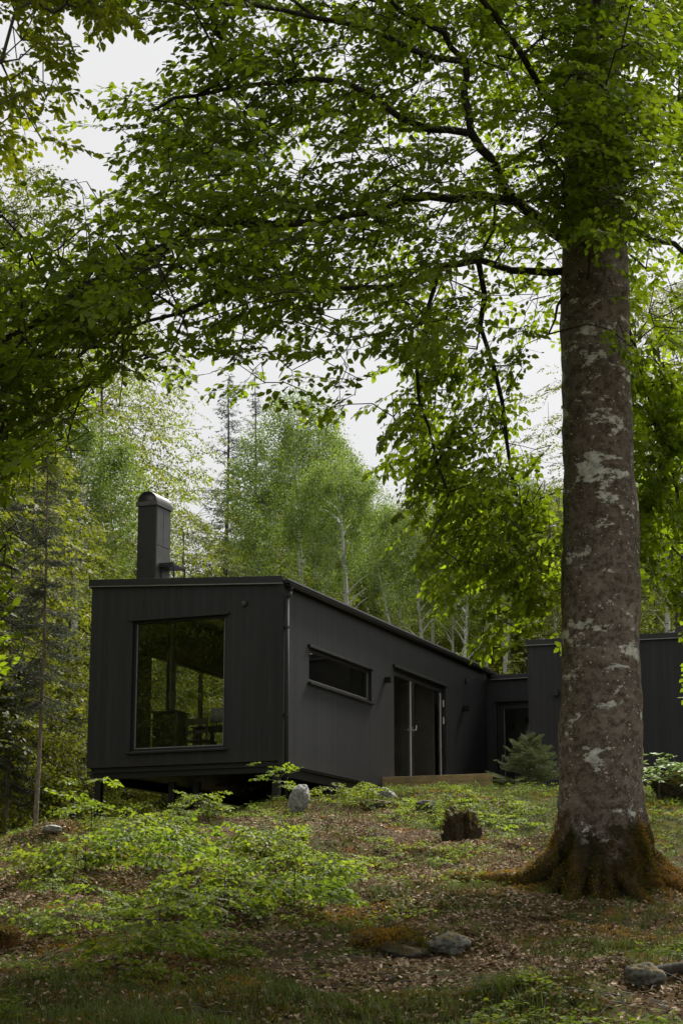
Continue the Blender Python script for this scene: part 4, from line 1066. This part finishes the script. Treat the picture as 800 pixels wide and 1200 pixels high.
tree('broad2', 195, 41, 735, 'bright bushy beech just beyond the far window of the cabin')
tree('birch1', 470, 54, 615, 'slim white birch between the straight one and the marked one', wide=1.)
tree('birch3', 530, 49, 640, 'pale birch close left of the forked one by the roof corner')
tree('birch1', 570, 54, 600, 'white birch just right of the forked one by the roof corner')
tree('birch1', 790, 44, 560, 'pale straight trunk above the flat roof at the right edge')
tree('birch3', 455, 58, 600, 'faint slender birch between the straight one and the marked one')
GB = 'leafy young trees packed on the rise behind the cabin'
LB = 'leafy young tree in the green mass rising right behind the cabin roof'
k_ = 0
for Y, us, vt_ in ((58, range(250, 900, 62), 705), (64, range(225, 900, 58), 650), (71, range(230, 930, 56), 600), (80, range(340, 960, 62), 585)):
    for u in us:
        vv_ = vt_+random.uniform(-28, 28)+(40 if u < 330 else 0)+(25 if u < 290 else 0)
        tree('broad%d' % (k_ % 3), u+random.uniform(-12, 12), Y+random.uniform(-2, 2), vv_, LB, GB); k_ += 1
GR = 'trees beyond the flat roof on the right'
tree('beech1', 800, 42, 330, 'yellow-green beech behind the big trunk at the right edge', GR, 3.)
tree('beech2', 745, 50, 480, 'layered beech just right of the big trunk, beyond the flat roof', GR, 1.)
tree('beech0', 880, 48, 300, 'beech cut off by the right picture edge', GR, 2.)
tree('beech0', 395, 72, 590, 'green beech deep behind the birches over the roof middle', rz=1.2)
tree('beech2', 560, 70, 560, 'green beech deep behind the hanging leaves over the roof end', rz=1.2)
# wood around and behind the camera (seen in the glass, shades the slope)
for i, (x, y, h) in enumerate([(-20, 10, 18), (-2, -18, 17), (-20, -16, 20), (-26, -3, 19), (-17, 22, 17), (15, 4, 16), (-30, 12, 19), (-23, 18, 16), (-34, 3, 20)]):
    tree('beech%d' % (i % 3), 0, y, x=x, H_=h, label='beech in the wood standing around the viewpoint, mirrored in the glass', group='beeches around the viewpoint')
for i, (x, y, h) in enumerate([(-14, 20, 9), (-17, 17, 10), (-19, 23, 9), (-21, 14, 11), (-25, 20, 12), (-15, 25, 8), (-24, 9, 11), (-28, 15, 13)]):
    tree('broad%d' % (i % 3), 0, y, x=x, H_=h, label='bushy beech in the wood left of the viewpoint, mirrored in the glass', group='bushy beeches mirrored in the picture window')

# ------------------------------------------------------------------ young spruce by the door
def young_spruce(loc, Ht=.98, rad=.80):
    r = np.random.default_rng(77); e = empty('young_spruce', loc, 0, label='knee-high bushy young spruce growing between the deck and the big trunk', cat='spruce')
    E0, E1, Ra, Rb, NP_, NA = [], [], [], [], [], []
    def twig(p, d, l, depth, w):
        d = d/np.linalg.norm(d); q = p+d*l; E0.append(p); E1.append(q); Ra.append(w); Rb.append(w*.5)
        m_ = max(3, int(l/.0065)); s = (np.arange(m_)+.5)/m_
        NP_.append(p+d*(s*l)[:, None]); NA.append(np.repeat(d[None], m_, 0))
        if depth:
            for t in np.arange(.25, .98, .17):
                for sg in (-1, 1):
                    sd = np.cross(d, [0, 0, 1.]); sd /= np.linalg.norm(sd)+1e-6
                    twig(p+d*l*t, d*.75+sd*sg*.75+np.array([0, 0, r.uniform(-.1, .12)]), l*(.48*(1-t)+.13)*r.uniform(.8, 1.2), depth-1, w*.5)
    z = .03
    while z < Ht*.9:
        f = z/Ht; L = rad*(1-f)**.75*1.02
        for b in range(7):
            a = r.uniform(0, 6.283); twig(np.array([0, 0, z]), np.array([math.cos(a), math.sin(a), .25+.75*f+r.uniform(-.1, .15)]), L*r.uniform(.7, 1.1), 2 if f < .8 else 1, .006)
        z += .075*r.uniform(.8, 1.2)
    E0.append(np.array([0, 0, -.1])); E1.append(np.array([.01, 0, Ht])); Ra.append(.018); Rb.append(.006)
    twig(np.array([.01, 0, Ht*.93]), np.array([0, 0, 1.]), .22, 0, .006)
    for a in (0.3, 2.4, 4.4): twig(np.array([.01, 0, Ht*.93]), np.array([math.cos(a), math.sin(a), 1.2]), .13, 0, .005)
    V1, Q1 = tubes(np.array(E0), np.array(E1), np.array(Ra), np.array(Rb), 4)
    link('trunk', npmesh('trunk', V1, Q1, True), M['bark_grey'], e)
    P = np.concatenate(NP_); A = np.concatenate(NA); n = len(P); print('bush needles', n)
    A = A*.8+r.normal(0, .75, A.shape); a_, s_, n_ = frame(A, r.normal(0, 1, (n, 3))); l = (.020*r.uniform(.8, 1.3, n))[:, None]
    V = np.stack([P-s_*.002, P+s_*.002, P+a_*l], 1).reshape(-1, 3)
    link('crown', npmesh('crown', V, np.arange(n*3).reshape(-1, 3), False, np.repeat(r.random(n), 3)), M['needle_bush'], e)
p = at(620, 924, 32.8); p.z = Gf(p.x, p.y)
young_spruce(p)

# ------------------------------------------------------------------ saplings on the slope
def sapling_mesh(seed, Ht, spread, nsp, ls=.9):
    r = np.random.default_rng(seed); tl = trunk_line(Ht*.8, r.uniform(-.2, .2), .02, .1, seed)
    th = r.uniform(0, 6.283, nsp); q = np.sqrt(r.uniform(.02, 1, nsp))*spread; z = r.uniform(.35, 1., nsp)*Ht*(1-.3*(q/spread)**2)
    P = np.stack([q*np.cos(th)*.55, q*np.sin(th)*.55, z], 1)
    a, p = attach(P, tl, list(range(-1, len(tl)-1)), .02, .15, .04, .3)
    V, Q = skeleton(a, p, .0022, .4, np.interp(np.arange(len(tl)), [0, len(tl)-1], [.008, .003]), 5, .01)
    LV, LF, LT, tw = sprays(P, th+r.normal(0, .5, nsp), r.normal(.12, .2, nsp), r.normal(0, .22, nsp), r.uniform(.5, .85, nsp), 6, True, lsize=ls)
    tv, tq = tubes(tw[0], tw[1], tw[2]*.6, tw[2]*.3, 3); wv, wq, _ = join([(V, Q), (tv, tq)])
    return npmesh('stem', wv, wq, True), npmesh('foliage', LV, LF, False, LT)
SAP = [sapling_mesh(61, .55, .55, 12), sapling_mesh(62, .42, .5, 9), sapling_mesh(63, .7, .6, 17), sapling_mesh(64, .32, .42, 7), sapling_mesh(65, .5, .7, 15), sapling_mesh(66, .28, .5, 8)]
BUSH = [sapling_mesh(71, .62, .62, 34), sapling_mesh(72, .75, .7, 42), sapling_mesh(73, .5, .55, 26)]
TALL = sapling_mesh(67, 1.15, .45, 11, .95)
def sapling(u, v, k, s, label, group, me=None, zoff=0):
    p = ghit(u, v)
    e = empty('beech_sapling', (p.x, p.y, p.z-.02+zoff), random.uniform(0, 6.28), label=label, cat='sapling', group=group); s *= .82 if me is None else 1.
    e.scale = (s, s, s)
    a, b = me or SAP[k]
    link('stem', a, M['bark_dark'], e); link('foliage', b, M['sapling_leaf'], e)
rs = random.Random(9)
def patch(n, poly, label, group, s0=.7, s1=1.2, ks=(0, 1, 2, 3, 4, 5)):
    (u0, u1, v0, v1) = poly
    for i in range(n):
        sapling(rs.uniform(u0, u1), rs.uniform(v0, v1), rs.choice(ks), rs.uniform(s0, s1), label, group)
for (u, v, k_, s_, lab) in ((128, 962, 2, .95, 'bright sapling bush on the crest left of the picture window'), (232, 952, 2, .8, 'bright low sapling bush on the crest below the picture window'), (415, 938, 2, .75, 'bright sapling bush between the pale boulder and the deck'), (535, 946, 2, .8, 'bright sapling bush right against the deck edge'), (590, 958, 2, .7, 'yellow-green sapling bush in front of the young spruce'), (172, 1032, 1, 1.25, 'largest leafy sapling bush in the middle of the left thicket'), (300, 1010, 2, 1.15, 'rounded sapling bush standing alone below the cabin corner'), (345, 1072, 0, 1.1, 'rounded sapling bush at the right end of the green patches'),
                         (120, 1080, 0, .75, 'shaded sapling bush low in the left thicket'), (225, 1062, 0, .8, 'sapling bush right of the largest one in the left thicket'), (100, 1025, 2, 1.1, 'sapling bush at the left side of the left thicket'),
                         (372, 1045, 2, .9, 'small sapling bush furthest right on the litter slope'), (190, 1125, 2, .75, 'dark sapling bush in the shade at the foot of the thicket'), (150, 985, 2, 1.0, 'bright sapling bush at the top of the left thicket'),
                         (262, 1090, 2, .9, 'sapling bush below the middle patch of seedlings')):
    sapling(u, v, 0, s_*.8, lab, None, BUSH[k_])
patch(5, (70, 260, 975, 1090), 'leafy beech seedling in the dense green thicket left of centre on the slope', 'seedlings of the left thicket')
patch(5, (60, 215, 1085, 1165), 'beech seedling in the shade below the left thicket', 'seedlings in the lower left shade', .55, .95)
patch(4, (235, 355, 1040, 1095), 'beech seedling in the loose patch right of the left thicket', 'seedlings of the middle patch')
patch(7, (260, 325, 975, 1015), 'seedling of the rounded clump below the cabin corner', 'seedlings of the corner clump', .7, 1.)
patch(6, (320, 400, 1015, 1045), 'low seedling on the litter below the white boulder', 'seedlings below the boulder', .6, .9)
patch(14, (90, 215, 952, 980), 'bright seedling along the crest under the picture window', 'seedlings under the window', .5, .8, (1, 3, 5))
patch(9, (215, 320, 946, 960), 'bright seedling close under the cabin beam', 'seedlings under the beam', .4, .65, (1, 3, 5))
patch(20, (115, 325, 938, 952), 'leafy seedling rooted on the bank just below the cabin stilts', 'seedlings on the bank below the stilts', .55, .8, (0, 1, 3))
patch(9, (0, 110, 1000, 1110), 'small seedling in the leaf litter at the left edge', 'seedlings at the left edge', .45, .8, (1, 3, 5))
patch(14, (460, 580, 945, 968), 'bright yellow-green seedling along the deck edge', 'seedlings by the deck', .5, .75, (1, 3, 5))
patch(8, (540, 625, 955, 985), 'yellow-green seedling right of the mossy stump', 'seedlings right of the stump', .5, .8, (1, 3, 5))
patch(5, (385, 440, 938, 950), 'seedling between the white boulder and the deck', 'seedlings by the boulder', .6, .9, (0, 1, 3))
patch(8, (410, 560, 985, 1020), 'sparse tiny seedling on the litter in mid slope', 'tiny seedlings mid slope', .4, .65, (1, 3, 5))
for (u, v, s, lab) in ((185, 952, 1.1, 'upright sapling with a flat leafy top before the left stilts'), (290, 948, 1.0, 'thin sapling with bare stem right of the window corner'), (108, 985, .9, 'upright sapling near the left spruce trunk'), (318, 944, .85, 'thin sapling beside the downpipe')):
    sapling(u, v, 0, s, lab, None, TALL)

# ------------------------------------------------------------------ pale shrub and boulders
def rock(name, u, v, size, mat, label, cat, seed=0, sink=.3, Y=None, rz=0, lump=.3):
    p = ghit(u, v) if Y is None else Vector((at(u, v, Y).x, Y, Gf(at(u, v, Y).x, Y)))
    import bmesh
    bm = bmesh.new(); bmesh.ops.create_icosphere(bm, subdivisions=5, radius=1.)
    o3 = Vector((seed*3.7, seed*1.9, seed*.7))
    for vt_ in bm.verts:
        c = vt_.co.copy(); n = mnoise.fractal(c*1.1+o3, 1., 2., 3)*lump+mnoise.fractal(c*4+o3, 1., 2., 3)*.07
        q = mnoise.cell(c*1.3+o3)*.06
        vt_.co = c*(1+n+q)
        vt_.co.x *= size[0]; vt_.co.y *= size[1]; vt_.co.z *= size[2]
    me = bpy.data.meshes.new(name); bm.to_mesh(me); bm.free(); me.shade_smooth()
    o = link(name, me, mat, None, label=label, cat=cat)
    if mat is M['rock_rust']:
        vv = np.array([tuple(q.co) for q in me.vertices]); k = int(9000*size[0]/.35)
        moss_tufts(vv, k, seed, .022, lambda V: sstep(-.2, .5, V[:, 2]/size[2]-(fbm(V[:, 0]*6, V[:, 1]*6, 2)-.5)*1.2)+1e-9, o, tmax=.8)
    o.location = (p.x, p.y, p.z+size[2]*(1-2*sink)); o.rotation_euler = (0, 0, rz)
    return o
b = rock('boulder', 350, 950, (.155, .18, .25), M['rock_pale'], 'pale upright boulder on the crest by the cabin corner', 'boulder', 1, .18, lump=.12); b.rotation_euler = (0, .35, .3)
rock('boulder', 452, 940, (.14, .14, .12), M['rock_pale'], 'small pale rounded stone left of the deck', 'stone', 2, .2)
rock('boulder', 441, 946, (.22, .15, .07), M['rock_grey'], 'flat grey stone beside the small pale one near the deck', 'stone', 3, .3)
rock('boulder', 62, 976, (.11, .1, .05), M['rock_pale'], 'little pale stone right of the left spruce trunk', 'stone', 4, .3)
rock('boulder', 790, 935, (.34, .3, .26), M['rock_rust'], 'boulder covered in rusty moss at the right edge', 'boulder', 5, .3)
rock('boulder', 527, 1110, (.14, .12, .08), M['rock_grey'], 'small grey-green stone with a rusty moss cap on the lower slope', 'stone', 6, .4)
rock('boulder', 755, 1150, (.13, .14, .09), M['rock_grey'], 'grey stone beside the fallen log at lower right', 'stone', 7, .42)
rock('boulder', 462, 1120, (.24, .2, .13), M['rock_rust'], 'mound of rusty orange moss over a stone on the lower slope', 'boulder', 8, .42, lump=.5)
rock('boulder', 500, 948, (.16, .12, .09), M['rock_grey'], 'dark grey stone under the deck edge', 'stone', 11, .3)
def stump(u, v, r, h, mat, label, seed):
    p = ghit(u, v); nt, nz = 48, 26; V = []
    for i in range(nz):
        t = i/(nz-1)
        for j in range(nt):
            th = 2*math.pi*j/nt
            top = h*(.8+.2*mnoise.noise(Vector((math.cos(th)*1.2+seed, math.sin(th)*1.2, 0)))+.05*math.sin(th*9+seed)+.05*math.sin(th*4))
            z = -.15+(top+.15)*min(1, t*1.35) if t < .75 else top-(t-.75)*4*top*.28
            rr = r*(1.25-.33*min(1, t*1.35))*(1+.20*math.sin(th*3+seed)+.12*math.sin(th*7+seed)+.06*math.sin(th*13)) if t < .75 else r*.86*(1-(t-.75)*4)*.9
            c = Vector((math.cos(th)*rr, math.sin(th)*rr, z)); n = mnoise.fractal(c*11+Vector((seed, 0, 0)), 1., 2., 4)*.045
            V.append((c.x*(1+n/r), c.y*(1+n/r), c.z+n))
    i = np.arange(nz-1)[:, None]*nt; j = np.arange(nt)[None]
    Q = np.stack([i+j, i+(j+1) % nt, i+nt+(j+1) % nt, i+nt+j], -1).reshape(-1, 4)
    o = link('tree_stump', npmesh('stump', np.array(V), Q, True), mat, None, label=label, cat='stump'); o.location = p
    moss_tufts(np.array(V), 2600, int(seed*10), .02, lambda q: sstep(-.1, .4, q[:, 2])*(.15+sstep(.42, .6, fbm(q[:, 0]*9, q[:, 1]*9, 2)))+1e-9, o, tmax=.22)
stump(538, 987, .18, .44, M['stump'], 'dark rotten mossy stump standing below the deck', 1.3)
stump(4, 1112, .12, .16, M['stump_rust'], 'rust-red broken stump at the left edge', 4.1)
# fallen log at right
p = ghit(800, 1158); m = MB()
prev = None
p.z += .05
lg = empty('fallen_log', p, 0, label='dark fallen branch lying at the lower right edge', cat='log')
N_ = 14
V = []; pts = [(-.28+.11*i, .03*math.sin(i)+.03*i, -.005+.012*i) for i in range(N_)]
P0 = np.array(pts[:-1]); P1 = np.array(pts[1:]); rr = np.linspace(.05, .07, N_)
rr[0] = .012; rr[1] = .035; rr = rr*(1+.18*np.sin(np.arange(N_)*1.9))
vv_, qq_ = tubes(P0, P1, rr[:-1], rr[1:], 14); link('log', npmesh('log', vv_, qq_, True), M['bark_dark'], lg)
# pale leafed shrub right edge
def pale_shrub(u, v, label, n=60, spread=.5, Ht=.55):
    p = ghit(u, v); e = empty('shrub', (p.x, p.y, p.z), 0, label=label, cat='shrub'); r = np.random.default_rng(5)
    th = r.uniform(0, 6.28, n); q = np.sqrt(r.random(n))*spread; P = np.stack([q*np.cos(th), q*np.sin(th), Ht*(.35+.65*r.random(n))*(1-.4*(q/spread)**2)], 1)
    tl = np.array([(0, 0, 0), (0, 0, .1), (0, 0, .2)]); a, pr = attach(P, tl, [-1, 0, 1], .02, .15, .03); V, Q = skeleton(a, pr, .004, .4, None, 5, .015)
    link('stem', npmesh('stem', V, Q, True), M['bark_grey'], e)
    per = 7; C = np.repeat(P, per, 0); aa = r.uniform(0, 6.28, n*per); ax = np.stack([np.cos(aa), np.sin(aa), r.uniform(-.2, .5, n*per)], 1)
    LV, LF, LT = leaves(C, ax, r.normal(0, .3, (n*per, 3))+np.array([0, 0, 1]), r.uniform(.09, .15, n*per), 6, None, .75)
    link('foliage', npmesh('foliage', LV, LF, False, LT), M['pale_leaf'], e)
pale_shrub(772, 938, 'pale glossy-leaved shrub beside the rusty boulder at the right edge', 70, .62, .75)

# ------------------------------------------------------------------ ground stuff
def scatter(n, dens, y0=8.5, y1=36):
    Y = y0+(y1-y0)*rng.random(n*6)**1.15
    X = (rng.random(n*6)-.5)*2*(Y*.20+1.)
    ok = rng.random(n*6) < dens(X, Y)
    X, Y = X[ok][:n], Y[ok][:n]
    return np.stack([X, Y, G(X, Y)], 1)
def gn(X, Y):
    e = .04; nx = (G(X-e, Y)-G(X+e, Y))/(2*e); ny = (G(X, Y-e)-G(X, Y+e))/(2*e)
    return np.stack([nx, ny, np.ones_like(nx)], 1)
def clear(X, Y):
    return (np.hypot(X-TB.x, Y-TB.y) > .62).astype(float)
# dead leaves
d = lambda X, Y: (.2+.95*sstep(.36, .52, fbm(X*.8+3, Y*.8, 3)))*(1-.8*sstep(1.6, 2.6, X)*sstep(20, 24, Y))*(1-.4*sstep(25, 31, Y))*clear(X, Y)
P = scatter(270000, d); n = len(P)
P[:, 2] += rng.uniform(.0, .02, n); th = rng.uniform(0, 6.283, n)
nm = gn(P[:, 0], P[:, 1])+rng.normal(0, .75, (n, 3)); ax = np.stack([np.cos(th), np.sin(th), rng.normal(0, .4, n)], 1)
LV, LF, LT = leaves(P, ax, nm, rng.uniform(.018, .058, n), 6, rng.beta(1.5, 1.7, n), .72)
link('leaf_litter', npmesh('leaf_litter', LV, LF, False, LT), M['litter'], None, label='brown and tan dead beech leaves covering the slope', cat='leaf litter', kind='stuff')
# twigs lying about
P = scatter(1400, lambda X, Y: .8*clear(X, Y), 9, 26); n = len(P); th = rng.uniform(0, 6.283, n); L = rng.uniform(.06, .35, n)
dv = np.stack([np.cos(th), np.sin(th), np.zeros(n)], 1); A = P+np.array([0, 0, .015]); B = A+dv*L[:, None]; B[:, 2] = G(B[:, 0], B[:, 1])+rng.uniform(.01, .05, n)
V, Q = tubes(A, B, np.full(n, .004), np.full(n, .002), 4)
link('twigs', npmesh('twigs', V, Q, True), M['bark_grey'], None, label='thin dead twigs strewn over the forest floor', cat='twigs', kind='stuff')
# grass in tufts
d = lambda X, Y: np.clip(.9*sstep(.52, .66, fbm(X*1.1+9, Y*1.1+2, 3))*(.7+.2*sstep(14, 10.5, Y))+.9*sstep(1.4, 2.4, X)*sstep(20.5, 24, Y)+.35*sstep(26, 29, Y)*(X < 1.5), 0, 1)*clear(X, Y)
C = scatter(9000, d, 8.5, 35); per = 13; n = len(C)*per
cc = np.repeat(C, per, 0)+np.concatenate([rng.normal(0, .035, (n, 2)), np.zeros((n, 1))], 1); cc[:, 2] = G(cc[:, 0], cc[:, 1])-.01
h = np.repeat(rng.uniform(.06, .17, len(C)), per)*rng.uniform(.6, 1.2, n); h = np.where(cc[:, 0] > 1.4, np.where(cc[:, 1] > 21, h*.75, h), h)
th = rng.uniform(0, 6.283, n); o = np.stack([np.cos(th), np.sin(th), np.zeros(n)], 1); sdv = np.stack([-np.sin(th), np.cos(th), np.zeros(n)], 1)
be = rng.uniform(.3, 1.3, n)[:, None]; w = .0028
p1 = cc+o*h[:, None]*be*.35+np.array([0, 0, 1])*h[:, None]*.6; p2 = cc+o*h[:, None]*be+np.array([0, 0, 1])*h[:, None]*(1-.35*be)
V = np.stack([cc-sdv*w, cc+sdv*w, p1+sdv*w*.7, p1-sdv*w*.7, p2], 1).reshape(-1, 3); b = (np.arange(n)*5)[:, None]
link('grass', npmesh('grass', V, [b+np.array([[0, 1, 2, 3]]), b+np.array([[3, 2, 4]])], False, np.repeat(np.clip(np.repeat(rng.random(len(C)), per)*.6+rng.random(n)*.4, 0, 1), 5)), M['grass'], None,
     label='thin tufts of forest grass over the slope and the clearing', cat='grass', kind='stuff')
# moss cushions and mats
def dmoss(X, Y):
    v = .7*sstep(.51, .60, fbm(X*.9+9, Y*.9+4, 4))
    for p_, s_, h_ in _m: v = v+.7*np.exp(-((X-p_.x)**2+(Y-p_.y)**2)/(.45*s_*s_))*(fbm(X*5, Y*5, 2) > .42)
    return np.clip(v, 0, 1)
C = scatter(16000, dmoss, 9, 31); per = 9; n = len(C)*per
P = np.repeat(C, per, 0); P[:, :2] += rng.normal(0, .03, (n, 2)); P[:, 2] = G(P[:, 0], P[:, 1])+rng.uniform(0, .018, n)
tn = np.clip((fbm(P[:, 0]*1.1+51, P[:, 1]*1.1, 3)-.34)*2.6+rng.normal(0, .1, n), 0, .85)
LV, LF, LT = leaves(P, rng.normal(0, .7, (n, 3))+np.array([0, 0, .8]), rng.normal(0, 1, (n, 3)), rng.uniform(.014, .03, n), 4, tn, .9)
link('moss', npmesh('moss', LV, LF, False, LT), M['moss'], None, label='ochre and green moss mats swelling over the mounds of the slope', cat='moss', kind='stuff')
# low herbs
d = lambda X, Y: np.clip(.55*sstep(-.2, -1.2, X)*sstep(24, 27, Y)*sstep(.44, .56, fbm(X*1.5, Y*1.5, 2))+.45*sstep(27, 29, Y)*sstep(-.5, .6, X)*sstep(.46, .58, fbm(X*1.3+5, Y*1.3, 2))+.4*sstep(.57, .66, fbm(X*.9+31, Y*.9, 3)), 0, 1)*clear(X, Y)
C = scatter(5200, d, 9, 35); per = 9; n = len(C)*per
th = rng.uniform(0, 6.283, n); q = rng.uniform(.0, .06, n)
hh = np.repeat(rng.uniform(.03, .14, len(C)), per)*rng.uniform(.4, 1, n)
P = np.repeat(C, per, 0)+np.stack([np.cos(th)*q, np.sin(th)*q, hh], 1); ax = np.stack([np.cos(th), np.sin(th), rng.normal(0, .3, n)], 1)
LV, LF, LT = leaves(P, ax, rng.normal(0, .3, (n, 3))+np.array([0, 0, 1.]), rng.uniform(.025, .055, n), 6, None, 1.)
link('ground_cover', npmesh('ground_cover', LV, LF, False, LT), M['herb'], None, label='low green herbs and seedlings carpeting the crest and hollows', cat='ground cover', kind='stuff')

# ------------------------------------------------------------------ light
SUN_EL, SUN_AZ = R(50), R(28)           # azimuth clockwise from +Y (the view direction)
w = bpy.data.worlds.new('World'); scene.world = w; w.use_nodes = True
nt = w.node_tree; nt.nodes.clear()
sky = nt.nodes.new('ShaderNodeTexSky'); sky.sky_type = 'NISHITA'; sky.sun_disc = False; sky.sun_elevation = SUN_EL; sky.sun_rotation = SUN_AZ
sky.air_density = 1.; sky.dust_density = 4.; sky.ozone_density = 1.
hs = nt.nodes.new('ShaderNodeHueSaturation'); hs.inputs['Saturation'].default_value = .06; nt.links.new(sky.outputs[0], hs.inputs['Color'])
tcn = nt.nodes.new('ShaderNodeTexCoord'); nz = nt.nodes.new('ShaderNodeTexNoise'); nz.inputs['Scale'].default_value = 2.2; nz.inputs['Detail'].default_value = 5; nt.links.new(tcn.outputs['Generated'], nz.inputs['Vector'])
rp = nt.nodes.new('ShaderNodeValToRGB'); rp.color_ramp.elements[0].position = .3; rp.color_ramp.elements[0].color = (3.1, 3.1, 3.14, 1); rp.color_ramp.elements[1].position = .7; rp.color_ramp.elements[1].color = (3.6, 3.6, 3.64, 1)
nt.links.new(nz.outputs[0], rp.inputs[0])
mx = nt.nodes.new('ShaderNodeMix'); mx.data_type = 'RGBA'; mx.inputs[0].default_value = .8; nt.links.new(hs.outputs[0], mx.inputs[6]); nt.links.new(rp.outputs[0], mx.inputs[7])
bg = nt.nodes.new('ShaderNodeBackground'); bg.inputs[1].default_value = .11; nt.links.new(mx.outputs[2], bg.inputs[0])
wo = nt.nodes.new('ShaderNodeOutputWorld'); nt.links.new(bg.outputs[0], wo.inputs[0])
sd = bpy.data.lights.new('sun', 'SUN'); sd.energy = 5.0; sd.angle = R(20); sd.color = (1, .955, .87)
so = bpy.data.objects.new('sun', sd); COL.objects.link(so)
dirv = Vector((math.sin(SUN_AZ)*math.cos(SUN_EL), math.cos(SUN_AZ)*math.cos(SUN_EL), math.sin(SUN_EL)))
so.rotation_euler = dirv.to_track_quat('Z', 'Y').to_euler()

vs = scene.view_settings; vs.view_transform = 'Standard'; vs.look = 'None'; vs.exposure = 0.9; vs.gamma = 1.; vs.use_curve_mapping = False
cy = scene.cycles
cy.max_bounces = 6; cy.diffuse_bounces = 3; cy.glossy_bounces = 3; cy.transmission_bounces = 4; cy.transparent_max_bounces = 8
cy.use_denoising = True; cy.caustics_reflective = False; cy.caustics_refractive = False
cy.use_adaptive_sampling = True; cy.adaptive_threshold = .02
print('objects', len(bpy.data.objects), 'tris~', sum(len(m.polygons) for m in bpy.data.meshes))
